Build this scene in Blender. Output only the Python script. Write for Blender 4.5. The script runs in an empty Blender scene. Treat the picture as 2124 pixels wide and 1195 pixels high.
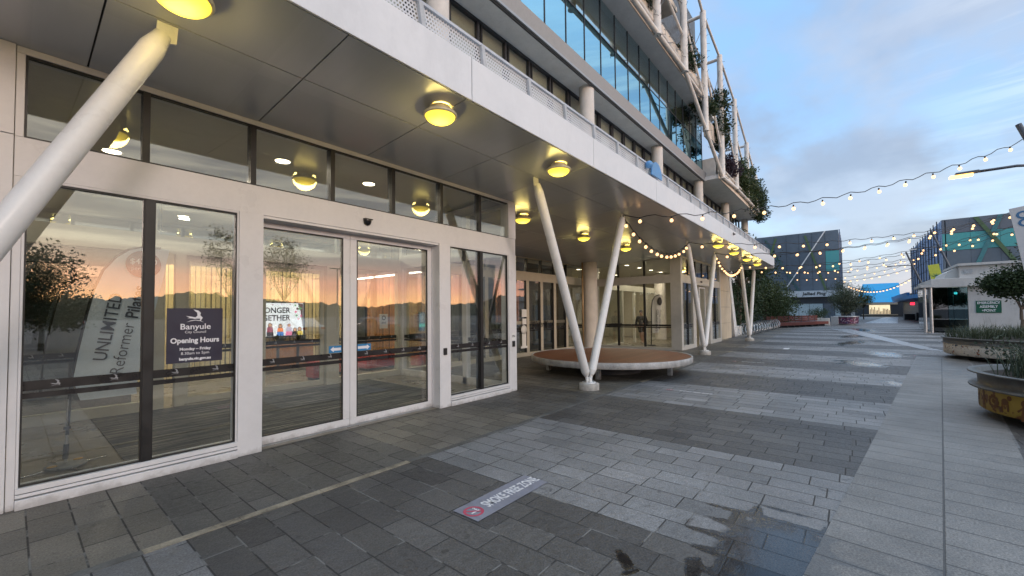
import bpy, bmesh, math, random
from mathutils import Vector, Matrix, noise

R = math.radians
sc = bpy.context.scene
COL = sc.collection
rnd = random.Random(7)

# ------------------------------------------------------------------ helpers: objects
ORG = {}


def link(o):
    COL.objects.link(o)
    return o


def tag(o, label=None, cat=None, group=None, kind=None):
    if label: o['label'] = label
    if cat: o['category'] = cat
    if group: o['group'] = group
    if kind: o['kind'] = kind
    return o


def thing(name, loc, label, cat, group=None):
    o = link(bpy.data.objects.new(name, None))
    o.empty_display_size = .2
    o.location = loc
    ORG[o.name] = Vector(loc)
    return tag(o, label, cat, group)


def dup(root, loc, label=None, group=None, rz=None):
    r = root.copy(); COL.objects.link(r); r.location = loc
    ORG[r.name] = Vector(loc)
    if rz is not None: r.rotation_euler = (0, 0, rz)
    if label: r['label'] = label
    if group: r['group'] = group
    for ch in list(root.children):
        c = ch.copy(); COL.objects.link(c); c.parent = r
        for g in list(ch.children):
            d = g.copy(); COL.objects.link(d); d.parent = c
    return r


class MB:
    """collects shapes and links them as one mesh object (world coordinates)"""

    def __init__(s):
        s.v = []; s.f = []; s.m = []; s.s = []

    def face(s, pts, m=0, smooth=False):
        n = len(s.v); s.v += [tuple(p) for p in pts]
        s.f.append(tuple(range(n, n + len(pts)))); s.m.append(m); s.s.append(smooth)
        return s

    def raw(s, v, f, m=0, smooth=False):
        n = len(s.v); s.v += [tuple(p) for p in v]
        for q in f:
            s.f.append(tuple(i + n for i in q)); s.m.append(m); s.s.append(smooth)
        return s

    def box(s, x0, x1, y0, y1, z0, z1, m=0):
        v = [(x0, y0, z0), (x1, y0, z0), (x1, y1, z0), (x0, y1, z0), (x0, y0, z1), (x1, y0, z1), (x1, y1, z1), (x0, y1, z1)]
        return s.raw(v, [(0, 3, 2, 1), (4, 5, 6, 7), (0, 1, 5, 4), (1, 2, 6, 5), (2, 3, 7, 6), (3, 0, 4, 7)], m)

    def obox(s, c, ax, ay, az, m=0):
        """oriented box, half axes vectors"""
        c = Vector(c); ax = Vector(ax); ay = Vector(ay); az = Vector(az)
        v = [c + ax * i + ay * j + az * k for k in (-1, 1) for i, j in ((-1, -1), (1, -1), (1, 1), (-1, 1))]
        return s.raw(v, [(0, 3, 2, 1), (4, 5, 6, 7), (0, 1, 5, 4), (1, 2, 6, 5), (2, 3, 7, 6), (3, 0, 4, 7)], m)

    def prism(s, poly, d, m=0):
        """poly: 3D points, extruded by vector d"""
        d = Vector(d); a = [Vector(p) for p in poly]; b = [p + d for p in a]; n = len(a)
        s.raw(a + b, [tuple(reversed(range(n))), tuple(range(n, 2 * n))] + [(i, (i + 1) % n, n + (i + 1) % n, n + i) for i in range(n)], m)
        return s

    def tube(s, p, q, r0, r1=None, n=14, m=0, caps=True, smooth=True):
        p = Vector(p); q = Vector(q); r1 = r0 if r1 is None else r1
        w = (q - p).normalized(); a = w.orthogonal().normalized(); b = w.cross(a)
        ring = lambda c, r: [c + (a * math.cos(2 * math.pi * i / n) + b * math.sin(2 * math.pi * i / n)) * r for i in range(n)]
        v = ring(p, r0) + ring(q, r1)
        s.raw(v, [(i, (i + 1) % n, n + (i + 1) % n, n + i) for i in range(n)], m, smooth)
        if caps:
            s.raw(ring(p, r0), [tuple(reversed(range(n)))], m); s.raw(ring(q, r1), [tuple(range(n))], m)
        return s

    def path(s, pts, r, n=6, m=0, closed=False):
        P = [Vector(p) for p in pts]; N = len(P); v = []
        a = None
        for i, p in enumerate(P):
            if closed: t = P[(i + 1) % N] - P[i - 1]
            else: t = P[min(i + 1, N - 1)] - P[max(i - 1, 0)]
            t.normalize()
            a = t.orthogonal().normalized() if a is None else (a - t * a.dot(t)).normalized()
            b = t.cross(a)
            v += [p + (a * math.cos(2 * math.pi * k / n) + b * math.sin(2 * math.pi * k / n)) * r for k in range(n)]
        f = []
        for i in range(N if closed else N - 1):
            j = (i + 1) % N
            f += [(i * n + k, i * n + (k + 1) % n, j * n + (k + 1) % n, j * n + k) for k in range(n)]
        if not closed: f += [tuple(reversed(range(n))), tuple(range((N - 1) * n, N * n))]
        return s.raw(v, f, m, True)

    def lathe(s, prof, c, n=32, m=0, smooth=True, a0=0, a1=2 * math.pi):
        c = Vector(c); full = abs(a1 - a0 - 2 * math.pi) < 1e-6; k = n if full else n + 1; v = []
        for r, z in prof:
            v += [c + Vector((r * math.cos(a0 + (a1 - a0) * i / n), r * math.sin(a0 + (a1 - a0) * i / n), z)) for i in range(k)]
        f = []
        for j in range(len(prof) - 1):
            for i in range(n):
                i2 = (i + 1) % k
                f.append((j * k + i, j * k + i2, (j + 1) * k + i2, (j + 1) * k + i))
        return s.raw(v, f, m, smooth)

    def ball(s, c, r, n=10, k=7, m=0, sz=1.0):
        return s.lathe([(max(1e-4, r * math.sin(math.pi * i / k)), -r * sz * math.cos(math.pi * i / k)) for i in range(k + 1)], c, n, m)

    def leaf(s, c, nrm, up, l, w, m=0):
        c = Vector(c); nrm = Vector(nrm).normalized(); up = Vector(up); up = (up - nrm * up.dot(nrm))
        if up.length < 1e-4: up = nrm.orthogonal()
        up.normalize(); sd = nrm.cross(up)
        s.raw([c - up * l * .5, c + sd * w * .5, c + up * l * .5, c - sd * w * .5], [(0, 1, 2, 3)], m)
        return s

    def build(s, name, mats, parent=None, origin=None, bevel=0, seg=2, auto=None):
        me = bpy.data.meshes.new(name)
        if parent is not None: o0 = ORG[parent.name]
        elif origin is not None: o0 = Vector(origin)
        else: o0 = Vector((0, 0, 0))
        me.from_pydata([Vector(p) - o0 for p in s.v], [], s.f)
        if not isinstance(mats, (list, tuple)): mats = [mats]
        for mt in mats: me.materials.append(mt)
        me.polygons.foreach_set('material_index', s.m)
        me.polygons.foreach_set('use_smooth', s.s)
        me.update()
        o = link(bpy.data.objects.new(name, me))
        if parent is not None:
            o.parent = parent; ORG[o.name] = o0
        else:
            o.location = o0; ORG[o.name] = o0
        if bevel:
            b = o.modifiers.new('bevel', 'BEVEL'); b.width = bevel; b.segments = seg; b.limit_method = 'ANGLE'; b.angle_limit = R(40)
            b.harden_normals = False
        return o


def text_mb(mb, txt, size, origin, right, up, m=0, align='CENTER', bold=0.0, ext=.002, shear=0, sx=1.0, spacing=1.0):
    """adds lettering to a mesh collector; right / up are unit vectors, the text's middle line sits at origin"""
    cu = bpy.data.curves.new('lettering', 'FONT'); cu.body = txt; cu.size = size; cu.align_x = align; cu.align_y = 'CENTER'
    cu.offset = bold; cu.extrude = ext; cu.shear = shear; cu.resolution_u = 3; cu.space_character = spacing; cu.space_line = .8
    ob = bpy.data.objects.new('lettering', cu); COL.objects.link(ob)
    dg = bpy.context.evaluated_depsgraph_get(); ev = ob.evaluated_get(dg); me = ev.to_mesh()
    r = Vector(right); u = Vector(up); nn = r.cross(u); o = Vector(origin)
    vs = [o + r * (v.co.x * sx) + u * v.co.y + nn * v.co.z for v in me.vertices]
    fs = [tuple(p.vertices) for p in me.polygons]
    ev.to_mesh_clear(); bpy.data.objects.remove(ob); bpy.data.curves.remove(cu)
    mb.raw(vs, fs, m)
    return mb


# ------------------------------------------------------------------ helpers: materials
class E:
    """socket arithmetic"""

    def __init__(s, nt, k): s.nt = nt; s.k = k

    def op(s, o, *a, clamp=False):
        n = s.nt.nodes.new('ShaderNodeMath'); n.operation = o; n.use_clamp = clamp
        for i, x in enumerate((s,) + a):
            if isinstance(x, E): s.nt.links.new(x.k, n.inputs[i])
            else: n.inputs[i].default_value = x
        return E(s.nt, n.outputs[0])

    def __add__(s, o): return s.op('ADD', o)
    __radd__ = __add__
    def __sub__(s, o): return s.op('SUBTRACT', o)
    def __rsub__(s, o): return (s * -1.0) + o
    def __mul__(s, o): return s.op('MULTIPLY', o)
    __rmul__ = __mul__
    def __truediv__(s, o): return s.op('DIVIDE', o)
    def floor(s): return s.op('FLOOR')
    def fract(s): return s.op('FRACT')
    def abs(s): return s.op('ABSOLUTE')
    def pow(s, e): return s.op('POWER', e)
    def min(s, o): return s.op('MINIMUM', o)
    def max(s, o): return s.op('MAXIMUM', o)
    def gt(s, o): return s.op('GREATER_THAN', o)
    def lt(s, o): return s.op('LESS_THAN', o)
    def sat(s): return s.op('ADD', 0.0, clamp=True)

    def ss(s, a, b, lo=0.0, hi=1.0):
        n = s.nt.nodes.new('ShaderNodeMapRange'); n.interpolation_type = 'SMOOTHSTEP'
        s.nt.links.new(s.k, n.inputs[0])
        for i, x in enumerate((a, b, lo, hi)): n.inputs[i + 1].default_value = x
        return E(s.nt, n.outputs[0])


def new_mat(name):
    m = bpy.data.materials.new(name); m.use_nodes = True
    nt = m.node_tree; b = nt.nodes['Principled BSDF']
    return m, nt, b


def coords(nt, space='Object', scale=None):
    t = nt.nodes.new('ShaderNodeTexCoord'); k = t.outputs[space]
    if scale:
        mp = nt.nodes.new('ShaderNodeMapping'); mp.inputs['Scale'].default_value = scale
        nt.links.new(k, mp.inputs[0]); k = mp.outputs[0]
    return k


def noise_e(nt, vec, scale, detail=4, rough=.55, col=False):
    n = nt.nodes.new('ShaderNodeTexNoise'); n.inputs['Scale'].default_value = scale; n.inputs['Detail'].default_value = detail
    n.inputs['Roughness'].default_value = rough
    if vec is not None: nt.links.new(vec, n.inputs['Vector'])
    return E(nt, n.outputs['Color' if col else 'Fac'])


def white(nt, *es):
    n = nt.nodes.new('ShaderNodeTexWhiteNoise')
    n.noise_dimensions = '3D'
    c = nt.nodes.new('ShaderNodeCombineXYZ')
    for i, e in enumerate(es): nt.links.new(e.k, c.inputs[i])
    nt.links.new(c.outputs[0], n.inputs['Vector'])
    return E(nt, n.outputs['Value'])


def mixc(nt, f, a, b, mode='MIX'):
    n = nt.nodes.new('ShaderNodeMix'); n.data_type = 'RGBA'; n.blend_type = mode
    for x, i in ((f, 0), (a, 6), (b, 7)):
        if isinstance(x, E): nt.links.new(x.k, n.inputs[i])
        elif hasattr(x, 'node'): nt.links.new(x, n.inputs[i])
        elif i == 0: n.inputs[0].default_value = x
        else: n.inputs[i].default_value = (*x, 1)
    return n.outputs[2]


def scol(nt, c, e):
    """colour times scalar"""
    n = nt.nodes.new('ShaderNodeVectorMath'); n.operation = 'SCALE'
    if hasattr(c, 'node'): nt.links.new(c, n.inputs[0])
    else: n.inputs[0].default_value = c
    if isinstance(e, E): nt.links.new(e.k, n.inputs['Scale'])
    else: n.inputs['Scale'].default_value = e
    return n.outputs[0]


def bump(nt, b, h, strength=.3, dist=.01):
    n = nt.nodes.new('ShaderNodeBump'); n.inputs['Strength'].default_value = strength; n.inputs['Distance'].default_value = dist
    nt.links.new(h.k, n.inputs['Height']); nt.links.new(n.outputs[0], b.inputs['Normal'])


def pbr(name, c, rough=.5, metal=0.0, var=.12, vs=6.0, bmp=0.0, bs=60.0, spec=.5, coat=0.0, dirt=0.0, space='Object', rvar=.12):
    m, nt, b = new_mat(name)
    v = coords(nt, space)
    n1 = noise_e(nt, v, vs, 5).ss(.3, .7)
    n2 = noise_e(nt, v, vs * 9, 3, .7).ss(.3, .7)
    f = n1 * (2 * var) + n2 * var + (1 - 1.5 * var)
    k = scol(nt, c, f)
    if dirt:
        mpd = nt.nodes.new('ShaderNodeMapping'); mpd.inputs['Scale'].default_value = (1, 1, .35); nt.links.new(v, mpd.inputs[0])
        n3 = noise_e(nt, mpd.outputs[0], 2.6, 7, .72)
        k = mixc(nt, n3.ss(.48, .72, 0, dirt), k, tuple(x * .35 for x in c))
    nt.links.new(k, b.inputs['Base Color'])
    nt.links.new((n1 * (2 * rvar) + (rough - rvar)).sat().k, b.inputs['Roughness'])
    b.inputs['Metallic'].default_value = metal
    b.inputs['Specular IOR Level'].default_value = spec
    if coat: b.inputs['Coat Weight'].default_value = coat
    if bmp: bump(nt, b, noise_e(nt, v, bs, 4), bmp, .01)
    return m


def emit(name, c, strength, var=0.0):
    m, nt, b = new_mat(name)
    b.inputs['Base Color'].default_value = (*[min(1, x) for x in c], 1)
    b.inputs['Roughness'].default_value = .3
    b.inputs['Emission Color'].default_value = (*c, 1); b.inputs['Emission Strength'].default_value = strength
    if var:
        lw = nt.nodes.new('ShaderNodeTexCoord'); n = noise_e(nt, lw.outputs['Object'], 3)
        nt.links.new((n * (strength * var * 2) + strength * (1 - var)).k, b.inputs['Emission Strength'])
    return m


def glass(name, tint=(.93, .95, .93), f0=.08, gloss=(1, 1, 1), rough=0.0, wav=0.0, maxf=1.0):
    m = bpy.data.materials.new(name); m.use_nodes = True; nt = m.node_tree; nt.nodes.clear()
    out = nt.nodes.new('ShaderNodeOutputMaterial'); mix = nt.nodes.new('ShaderNodeMixShader')
    tr = nt.nodes.new('ShaderNodeBsdfTransparent'); tr.inputs[0].default_value = (*tint, 1)
    gl = nt.nodes.new('ShaderNodeBsdfGlossy'); gl.inputs['Roughness'].default_value = rough; gl.inputs[0].default_value = (*gloss, 1)
    lw = nt.nodes.new('ShaderNodeLayerWeight')
    f = (E(nt, lw.outputs['Facing']).pow(5.0) * (maxf - f0) + f0)
    nt.links.new(f.k, mix.inputs[0]); nt.links.new(tr.outputs[0], mix.inputs[1]); nt.links.new(gl.outputs[0], mix.inputs[2])
    if wav:
        bp = nt.nodes.new('ShaderNodeBump'); bp.inputs['Strength'].default_value = wav; bp.inputs['Distance'].default_value = .05
        nt.links.new(noise_e(nt, coords(nt), .5, 2).k, bp.inputs['Height']); nt.links.new(bp.outputs[0], gl.inputs['Normal'])
    nt.links.new(mix.outputs[0], out.inputs[0])
    return m


# ------------------------------------------------------------------ camera (position from perspective of the shopfront)
cam = link(bpy.data.objects.new('camera', bpy.data.cameras.new('camera')))
yaw, pit, rol = R(39.46936), R(1.76427), R(-.57568)
fw = Vector((math.cos(pit) * math.cos(yaw), math.cos(pit) * math.sin(yaw), math.sin(pit)))
rt = Vector((math.sin(yaw), -math.cos(yaw), 0)); up0 = rt.cross(fw)
r2 = rt * math.cos(rol) + up0 * math.sin(rol); u2 = up0 * math.cos(rol) - rt * math.sin(rol)
cam.matrix_world = Matrix(((r2.x, u2.x, -fw.x, 0), (r2.y, u2.y, -fw.y, -5.613), (r2.z, u2.z, -fw.z, 1.65), (0, 0, 0, 1)))
cam.data.sensor_width = 36; cam.data.lens = 36 * 857.853 / 2124; cam.data.shift_y = 25.77 / 2124
cam.data.clip_start = .05; cam.data.clip_end = 5000
sc.camera = cam
# ------------------------------------------------------------------ world: dusk sky, blue with cloud ahead, sunset glow behind the camera
SUN_AZ = R(-78)      # direction of the glow, measured from +X
W = bpy.data.worlds.new('World'); sc.world = W; W.use_nodes = True
nt = W.node_tree; nt.nodes.clear()
out = nt.nodes.new('ShaderNodeOutputWorld')
tc = nt.nodes.new('ShaderNodeTexCoord'); sep = nt.nodes.new('ShaderNodeSeparateXYZ'); nt.links.new(tc.outputs['Generated'], sep.inputs[0])
dx, dy, dz = (E(nt, sep.outputs[i]) for i in range(3))
el = dz.max(0.0)
hl = (dx * dx + dy * dy).pow(.5).max(.001)
ca = (dx * math.cos(SUN_AZ) + dy * math.sin(SUN_AZ)) / hl          # cosine of azimuth from the glow
glow = ca.ss(.2, .98)
# cloud layer coordinates: flat sheet overhead
inv = (el + .16)
cv = nt.nodes.new('ShaderNodeCombineXYZ'); nt.links.new((dx / inv).k, cv.inputs[0]); nt.links.new((dy / inv * 1.0).k, cv.inputs[1])
mp = nt.nodes.new('ShaderNodeMapping'); mp.inputs['Rotation'].default_value = (0, 0, R(20)); mp.inputs['Scale'].default_value = (.95, 1.3, 1)
mp.inputs['Location'].default_value = (3.1, 1.4, 0)
nt.links.new(cv.outputs[0], mp.inputs[0])
n1 = noise_e(nt, mp.outputs[0], .8, 6, .52)
n2 = noise_e(nt, mp.outputs[0], 1.5, 6, .55)
cl = (n1 * .72 + n2 * .28)
# more cloud low down, more clear sky high up (the photograph's top)
cov = (cl - el * .30 + .085).ss(.40, .53)
blue_lo = (.41, .53, .68); blue_hi = (.22, .41, .69)
blue = mixc(nt, el.ss(.02, .45), blue_lo, blue_hi)
cloud = mixc(nt, n2.ss(.36, .66), (.225, .27, .37), (.34, .395, .505))
cloud = mixc(nt, el.ss(.22, .0) * .5, cloud, (.35, .34, .44))
sky = mixc(nt, cov * .92, blue, cloud)
# brightness added towards the unseen zenith, to light the ground
sky = mixc(nt, el.ss(.72, .95), sky, (1.7, 1.75, 1.85))
# pale streak low in the blue sky
streak = noise_e(nt, mp.outputs[0], 1.3, 5, .5)
sky = mixc(nt, streak.ss(.56, .72) * el.ss(.05, .14) * el.ss(.26, .16) * .55, sky, (.44, .58, .72))
# sunset side
lc = nt.nodes.new('ShaderNodeCombineXYZ'); nt.links.new((dx / hl * 3.0).k, lc.inputs[0]); nt.links.new((dy / hl * 3.0).k, lc.inputs[1]); nt.links.new((el * 42.0).k, lc.inputs[2])
n3 = noise_e(nt, lc.outputs[0], .75, 6, .6)
elw = el + (n3 - .5) * .05
gl1 = mixc(nt, elw.ss(.015, .07), (1.9, .86, .40), (1.35, .52, .38))
gl2 = mixc(nt, elw.ss(.06, .115), gl1, (.52, .32, .33))
gcl = mixc(nt, n3.ss(.42, .60), (.34, .34, .37), (.95, .88, .74))
gl3 = mixc(nt, elw.ss(.095, .15), gl2, gcl)
gl4 = mixc(nt, el.ss(.36, .66), gl3, (.62, .82, 1.05))
sky = mixc(nt, glow, sky, gl4)
# below the horizon
sky = mixc(nt, (dz * -1.0).ss(0.0, .03), sky, (.06, .065, .07))
bg1 = nt.nodes.new('ShaderNodeBackground'); nt.links.new(sky, bg1.inputs[0]); bg1.inputs[1].default_value = 1.0
ns = nt.nodes.new('ShaderNodeTexSky'); ns.sky_type = 'NISHITA'; ns.sun_disc = False; ns.sun_elevation = R(9); ns.sun_rotation = R(90) - R(-106)
bg2 = nt.nodes.new('ShaderNodeBackground'); nt.links.new(ns.outputs[0], bg2.inputs[0]); bg2.inputs[1].default_value = .05
ad = nt.nodes.new('ShaderNodeAddShader'); nt.links.new(bg1.outputs[0], ad.inputs[0]); nt.links.new(bg2.outputs[0], ad.inputs[1])
nt.links.new(ad.outputs[0], out.inputs[0])

sl = bpy.data.lights.new('sun', 'SUN'); sl.energy = .6; sl.angle = R(12); sl.color = (1.0, .78, .66)
sl.color = (1.0, .84, .80)
so = link(bpy.data.objects.new('sun', sl)); so.location = (0, -30, 20)
SAZ = R(-106)
sdir = Vector((math.cos(SAZ) * math.cos(R(9)), math.sin(SAZ) * math.cos(R(9)), math.sin(R(9))))
so.rotation_euler = sdir.to_track_quat('Z', 'Y').to_euler()

vs = sc.view_settings; vs.view_transform = 'Standard'; vs.look = 'None'; vs.exposure = .5; vs.gamma = 1.0
cy = sc.cycles
cy.use_denoising = True; cy.max_bounces = 8; cy.diffuse_bounces = 3; cy.glossy_bounces = 5; cy.transmission_bounces = 6
cy.transparent_max_bounces = 40; cy.sample_clamp_indirect = 4.0; cy.caustics_reflective = False; cy.caustics_refractive = False

# ------------------------------------------------------------------ materials
WHITE = pbr('white_powder_coat', (.73, .725, .735), .38, var=.03, vs=2, spec=.45, dirt=.06)
FASCIA = pbr('fascia_aluminium', (.73, .735, .745), .42, var=.035, vs=.9, spec=.4, dirt=.10)
SOFBACK = pbr('soffit_gap', (.02, .02, .02), .8)
BLACK = pbr('black_mullion', (.018, .018, .019), .4)
COLW = pbr('white_steel_tube', (.78, .77, .75), .32, var=.04, vs=2.5, dirt=.08)


def foot_dirt(m, h):
    nt = m.node_tree; b = nt.nodes['Principled BSDF']; old = b.inputs['Base Color'].links[0].from_socket
    v = coords(nt); s = nt.nodes.new('ShaderNodeSeparateXYZ'); nt.links.new(v, s.inputs[0])
    f = (E(nt, s.outputs[2]) * (-1 / h) + 1 + (noise_e(nt, v, 6, 5, .7) - .5) * 2.2).ss(.35, 1.1) * .4
    nt.links.new(mixc(nt, f, old, (.16, .13, .10)), b.inputs['Base Color'])


foot_dirt(COLW, .5); foot_dirt(WHITE, .12)
CONC = pbr('concrete', (.42, .39, .35), .85, var=.2, vs=9, bmp=.5, bs=70)
CONCW = pbr('pale_concrete_column', (.66, .62, .57), .75, var=.06, vs=3, dirt=.12, bmp=.1)
GLASS = glass('clear_glass', (.93, .945, .93), .14)
GLASSS = glass('side_glass', (.95, .965, .95), .05)
GLASST = glass('transom_glass', (.94, .95, .94), .10)
GALV = pbr('galvanised_steel', (.42, .43, .44), .42, .75, var=.2, vs=14)
STEEL = pbr('polished_steel', (.6, .6, .6), .2, 1.0, var=.05)
DARK = pbr('dark_metal', (.04, .042, .05), .45)


def soffit_mat():
    m, nt, b = new_mat('soffit_panel')
    v = coords(nt)
    s = nt.nodes.new('ShaderNodeSeparateXYZ'); nt.links.new(v, s.inputs[0])
    x, y = E(nt, s.outputs[0]), E(nt, s.outputs[1])
    h = white(nt, ((x - .435) / 1.48).floor(), (y / 1.225).floor(), x * 0)
    streak = nt.nodes.new('ShaderNodeMapping'); streak.inputs['Scale'].default_value = (5, .5, 1); nt.links.new(v, streak.inputs[0])
    n = noise_e(nt, streak.outputs[0], 2.0, 5, .6)
    k = scol(nt, (.53, .54, .56), h * .08 + n * .10 + .91)
    nt.links.new(k, b.inputs['Base Color'])
    nt.links.new((n * .04 + .23).k, b.inputs['Roughness'])
    b.inputs['Metallic'].default_value = .1; b.inputs['Specular IOR Level'].default_value = .6
    return m


SOFFIT = soffit_mat()


def paving_mat():
    m, nt, b = new_mat('plaza_stone_paving')
    v = coords(nt); s = nt.nodes.new('ShaderNodeSeparateXYZ'); nt.links.new(v, s.inputs[0])
    x, y = E(nt, s.outputs[0]), E(nt, s.outputs[1])
    X0 = .859; RH = .2485; BW = RH * 9
    u = (x - X0) / RH; row = u.floor(); fu = u.fract()
    h0 = white(nt, row, row * 0 + 3.0, row * 0)
    strip = y.gt(-1.705)
    ln = h0 * .12 + .42
    vv = y / ln + h0 * 17.3; col = vv.floor(); fv = vv.fract()
    du = fu.min(1 - fu) * RH; dv = fv.min(1 - fv) * ln
    jw = noise_e(nt, v, 3.0, 3)
    d = du.min(dv)
    joint = d.ss(.0035, .0075, 1, 0)
    cell = white(nt, row, col, row * 0)
    cell2 = white(nt, col, row, row * 0 + 9.0)
    bandf = ((x - X0) / (2 * BW)).fract()
    light = bandf.gt(.5)
    # right of the granite path: plain dark paving
    rp = (y + x * .115 + 6.22).lt(0.0)
    light = light * (1 - rp)
    tone_d = mixc(nt, cell2, (.056, .0535, .053), (.082, .078, .074))
    tone_l = mixc(nt, cell2, (.155, .155, .156), (.205, .20, .20))
    k = mixc(nt, light, tone_d, tone_l)
    ts_d = mixc(nt, cell2, (.072, .069, .064), (.095, .09, .083)); ts_l = mixc(nt, cell2, (.125, .113, .095), (.16, .144, .12))
    k = mixc(nt, strip, k, mixc(nt, light, ts_d, ts_l))
    sp = noise_e(nt, v, 75, 3, .8).ss(.32, .68); md = noise_e(nt, v, 20, 5, .65).ss(.3, .7); lg = noise_e(nt, v, .9, 6, .65).ss(.3, .7)
    spot = noise_e(nt, v, 7, 2, .5).ss(.66, .72)
    k = scol(nt, k, (cell * .36 + .82) * (sp * .75 + .62) * (md * .34 + .83) * (lg * .34 + .83) * (1 - spot * .35))
    grout = mixc(nt, jw.ss(.53, .60) * (y.gt(-4.8)) * x.lt(4.6), (.024, .023, .022), (.17, .165, .155))
    k = mixc(nt, joint * .92, k, grout)
    # wet areas
    wob = noise_e(nt, v, 3.2, 4, .6)
    wfine = noise_e(nt, v, 16, 3, .6)

    def blob(cx, cy_, rx, ry, rot=0.0):
        c, sn = math.cos(rot), math.sin(rot)
        a = ((x - cx) * c + (y - cy_) * sn) / rx; e = ((y - cy_) * c - (x - cx) * sn) / ry
        return 1 - (a * a + e * e).pow(.5)
    big = blob(3.25, -5.25, 1.05, .72, .35)
    w = big + (wob - .5) * .8 + (wfine - .5) * .22 - d.ss(.015, .085, 0, .50) * big.ss(.7, .15)
    s1 = blob(2.62, -4.40, .16, .05, .8).max(blob(2.52, -4.47, .10, .035, -.4)).max(blob(2.78, -4.78, .22, .06, .15))
    w = w.max(s1 + (wob - .5) * 1.6 + (wfine - .5) * .9)
    far = None
    for q in ((16.7, -5.7, 1.3, .75, .3), (20.5, -6.5, 1.7, .8, .2), (12.6, -6.25, .6, .28, .1), (27, -5.6, 3.2, .7, -.2), (34, -5.8, 4, .8, -.2), (44, -6, 5, 1.2, .1), (22.5, -8.9, 1.6, .5, .1)):
        f_ = blob(*q); far = f_ if far is None else far.max(f_)
    w = w.max(far + (wob - .5) * 2.4 + (wfine - .5) * 1.2 - .05)
    wet = w.ss(.08, .26)
    k = scol(nt, k, 1 - wet * .76)
    nt.links.new(k, b.inputs['Base Color'])
    pool = w.ss(.22, .55)
    rough = (md * .25 + .42 + joint * .2) * (1 - wet * .55) * (1 - pool * .72)
    nt.links.new(rough.k, b.inputs['Roughness'])
    b.inputs['Specular IOR Level'].default_value = .5
    hgt = (sp * .15 + md * .5 + cell * .25 - joint * 1.4) * (1 - pool * .85)
    bump(nt, b, hgt, .55, .006)
    return m


def path_mat():
    m, nt, b = new_mat('light_granite_path')
    v = coords(nt); s = nt.nodes.new('ShaderNodeSeparateXYZ'); nt.links.new(v, s.inputs[0])
    x, y = E(nt, s.outputs[0]), E(nt, s.outputs[1])      # x along the path, y = 0 on the middle joint
    side = y.gt(0.0)
    RH = .325
    u = x / RH + side * .37; row = u.floor(); fu = u.fract()
    d = (fu.min(1 - fu) * RH).min(y.abs())
    joint = d.ss(.0045, .009, 1, 0)
    cell = white(nt, row, side, row * 0)
    sp = noise_e(nt, v, 70, 3, .85).ss(.32, .68); md = noise_e(nt, v, 12, 5, .65).ss(.3, .7); lg = noise_e(nt, v, .8, 6, .68).ss(.3, .7)
    k = scol(nt, (.172, .167, .160), (cell * .18 + .91) * (sp * .8 + .6) * (md * .24 + .88) * (lg * .46 + .77))
    k = mixc(nt, joint * .9, k, (.05, .05, .05))
    wob = noise_e(nt, v, 3.0, 4, .6)
    # damp spread near the puddle, dry in the middle of each slab
    near = x.ss(4.3, 2.9)
    cxd = (fu - .5).abs() * 2; cyd = ((y.abs() - .30) / .27).abs()
    isl = 1 - (cxd.pow(3.0) + cyd.pow(3.0)).pow(.333)
    w = near * 1.05 + (wob - .5) * .8 - isl.ss(-.05, .25, 0, .55) * x.gt(3.2)
    far = x.ss(10.5, 17.0) * .45 + (wob - .5) * .8
    wet = w.max(far).ss(.3, .42)
    k = scol(nt, k, 1 - wet * .33)
    nt.links.new(k, b.inputs['Base Color'])
    nt.links.new(((md * .2 + .5) * (1 - wet * .4)).k, b.inputs['Roughness'])
    bump(nt, b, sp * .2 + md * .4 - joint * 1.3, .5, .006)
    return m


# ------------------------------------------------------------------ ground and paving
def sheet(name, pts, z, mat, origin=(0, 0, 0), rz=0.0):
    me = bpy.data.meshes.new(name); me.from_pydata([(p[0], p[1], 0) for p in pts], [], [tuple(range(len(pts)))]); me.materials.append(mat)
    o = link(bpy.data.objects.new(name, me)); o.location = (origin[0], origin[1], z); o.rotation_euler = (0, 0, rz)
    ORG[o.name] = o.location.copy()
    return tag(o, kind='structure')


ASPH = pbr('asphalt', (.045, .045, .048), .8, var=.2, vs=3, bmp=.3, bs=90)
sheet('ground', [(-1500, -1500), (1500, -1500), (1500, 1500), (-1500, 1500)], -.02, ASPH)
sheet('plaza_paving', [(-16, -17), (135, -17), (135, 9), (-16, 9)], 0, paving_mat())
CREAM = pbr('cream_kerb_strip', (.27, .23, .17), .7, var=.4, vs=4, bmp=.3, dirt=.6)
GREYK = pbr('grey_kerb_strip', (.10, .098, .092), .7, var=.3, vs=5, bmp=.3)
mb = MB()
x = -12.0
while x < 27.5:
    l = .42 + rnd.random() * .25
    mb.box(x + .003, x + l - .003, -1.765, -1.688, -.02, .0045, 0 if (.5 < x < 2.8 and rnd.random() < .8) or rnd.random() < .12 else 1); x += l
tag(mb.build('kerb_strip', [CREAM, GREYK]), kind='structure')
# light granite path: rotated sheet, x along its length, y = 0 on its middle joint
ang = math.atan(-.115)
sheet('granite_path', [(-9, -.61), (20.2, -.61), (20.2, .61), (-9, .61)], .004, path_mat(), (0, -5.58, 0), ang)
PATH2 = pbr('far_light_paving', (.24, .25, .27), .35, var=.3, vs=2)
sheet('far_path', [(22.3, -8.45), (24.0, -7.75), (46.0, -4.0), (46.0, -5.4)], .004, PATH2)
sheet('far_path', [(66, -9.6), (66, -6.6), (120, -11.0), (120, -13.0)], .004, PATH2)
# ------------------------------------------------------------------ canopy over the entrance
SL = .0659


def sz(y): return 4.05 - SL * y          # soffit height (rises towards the plaza)


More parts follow.
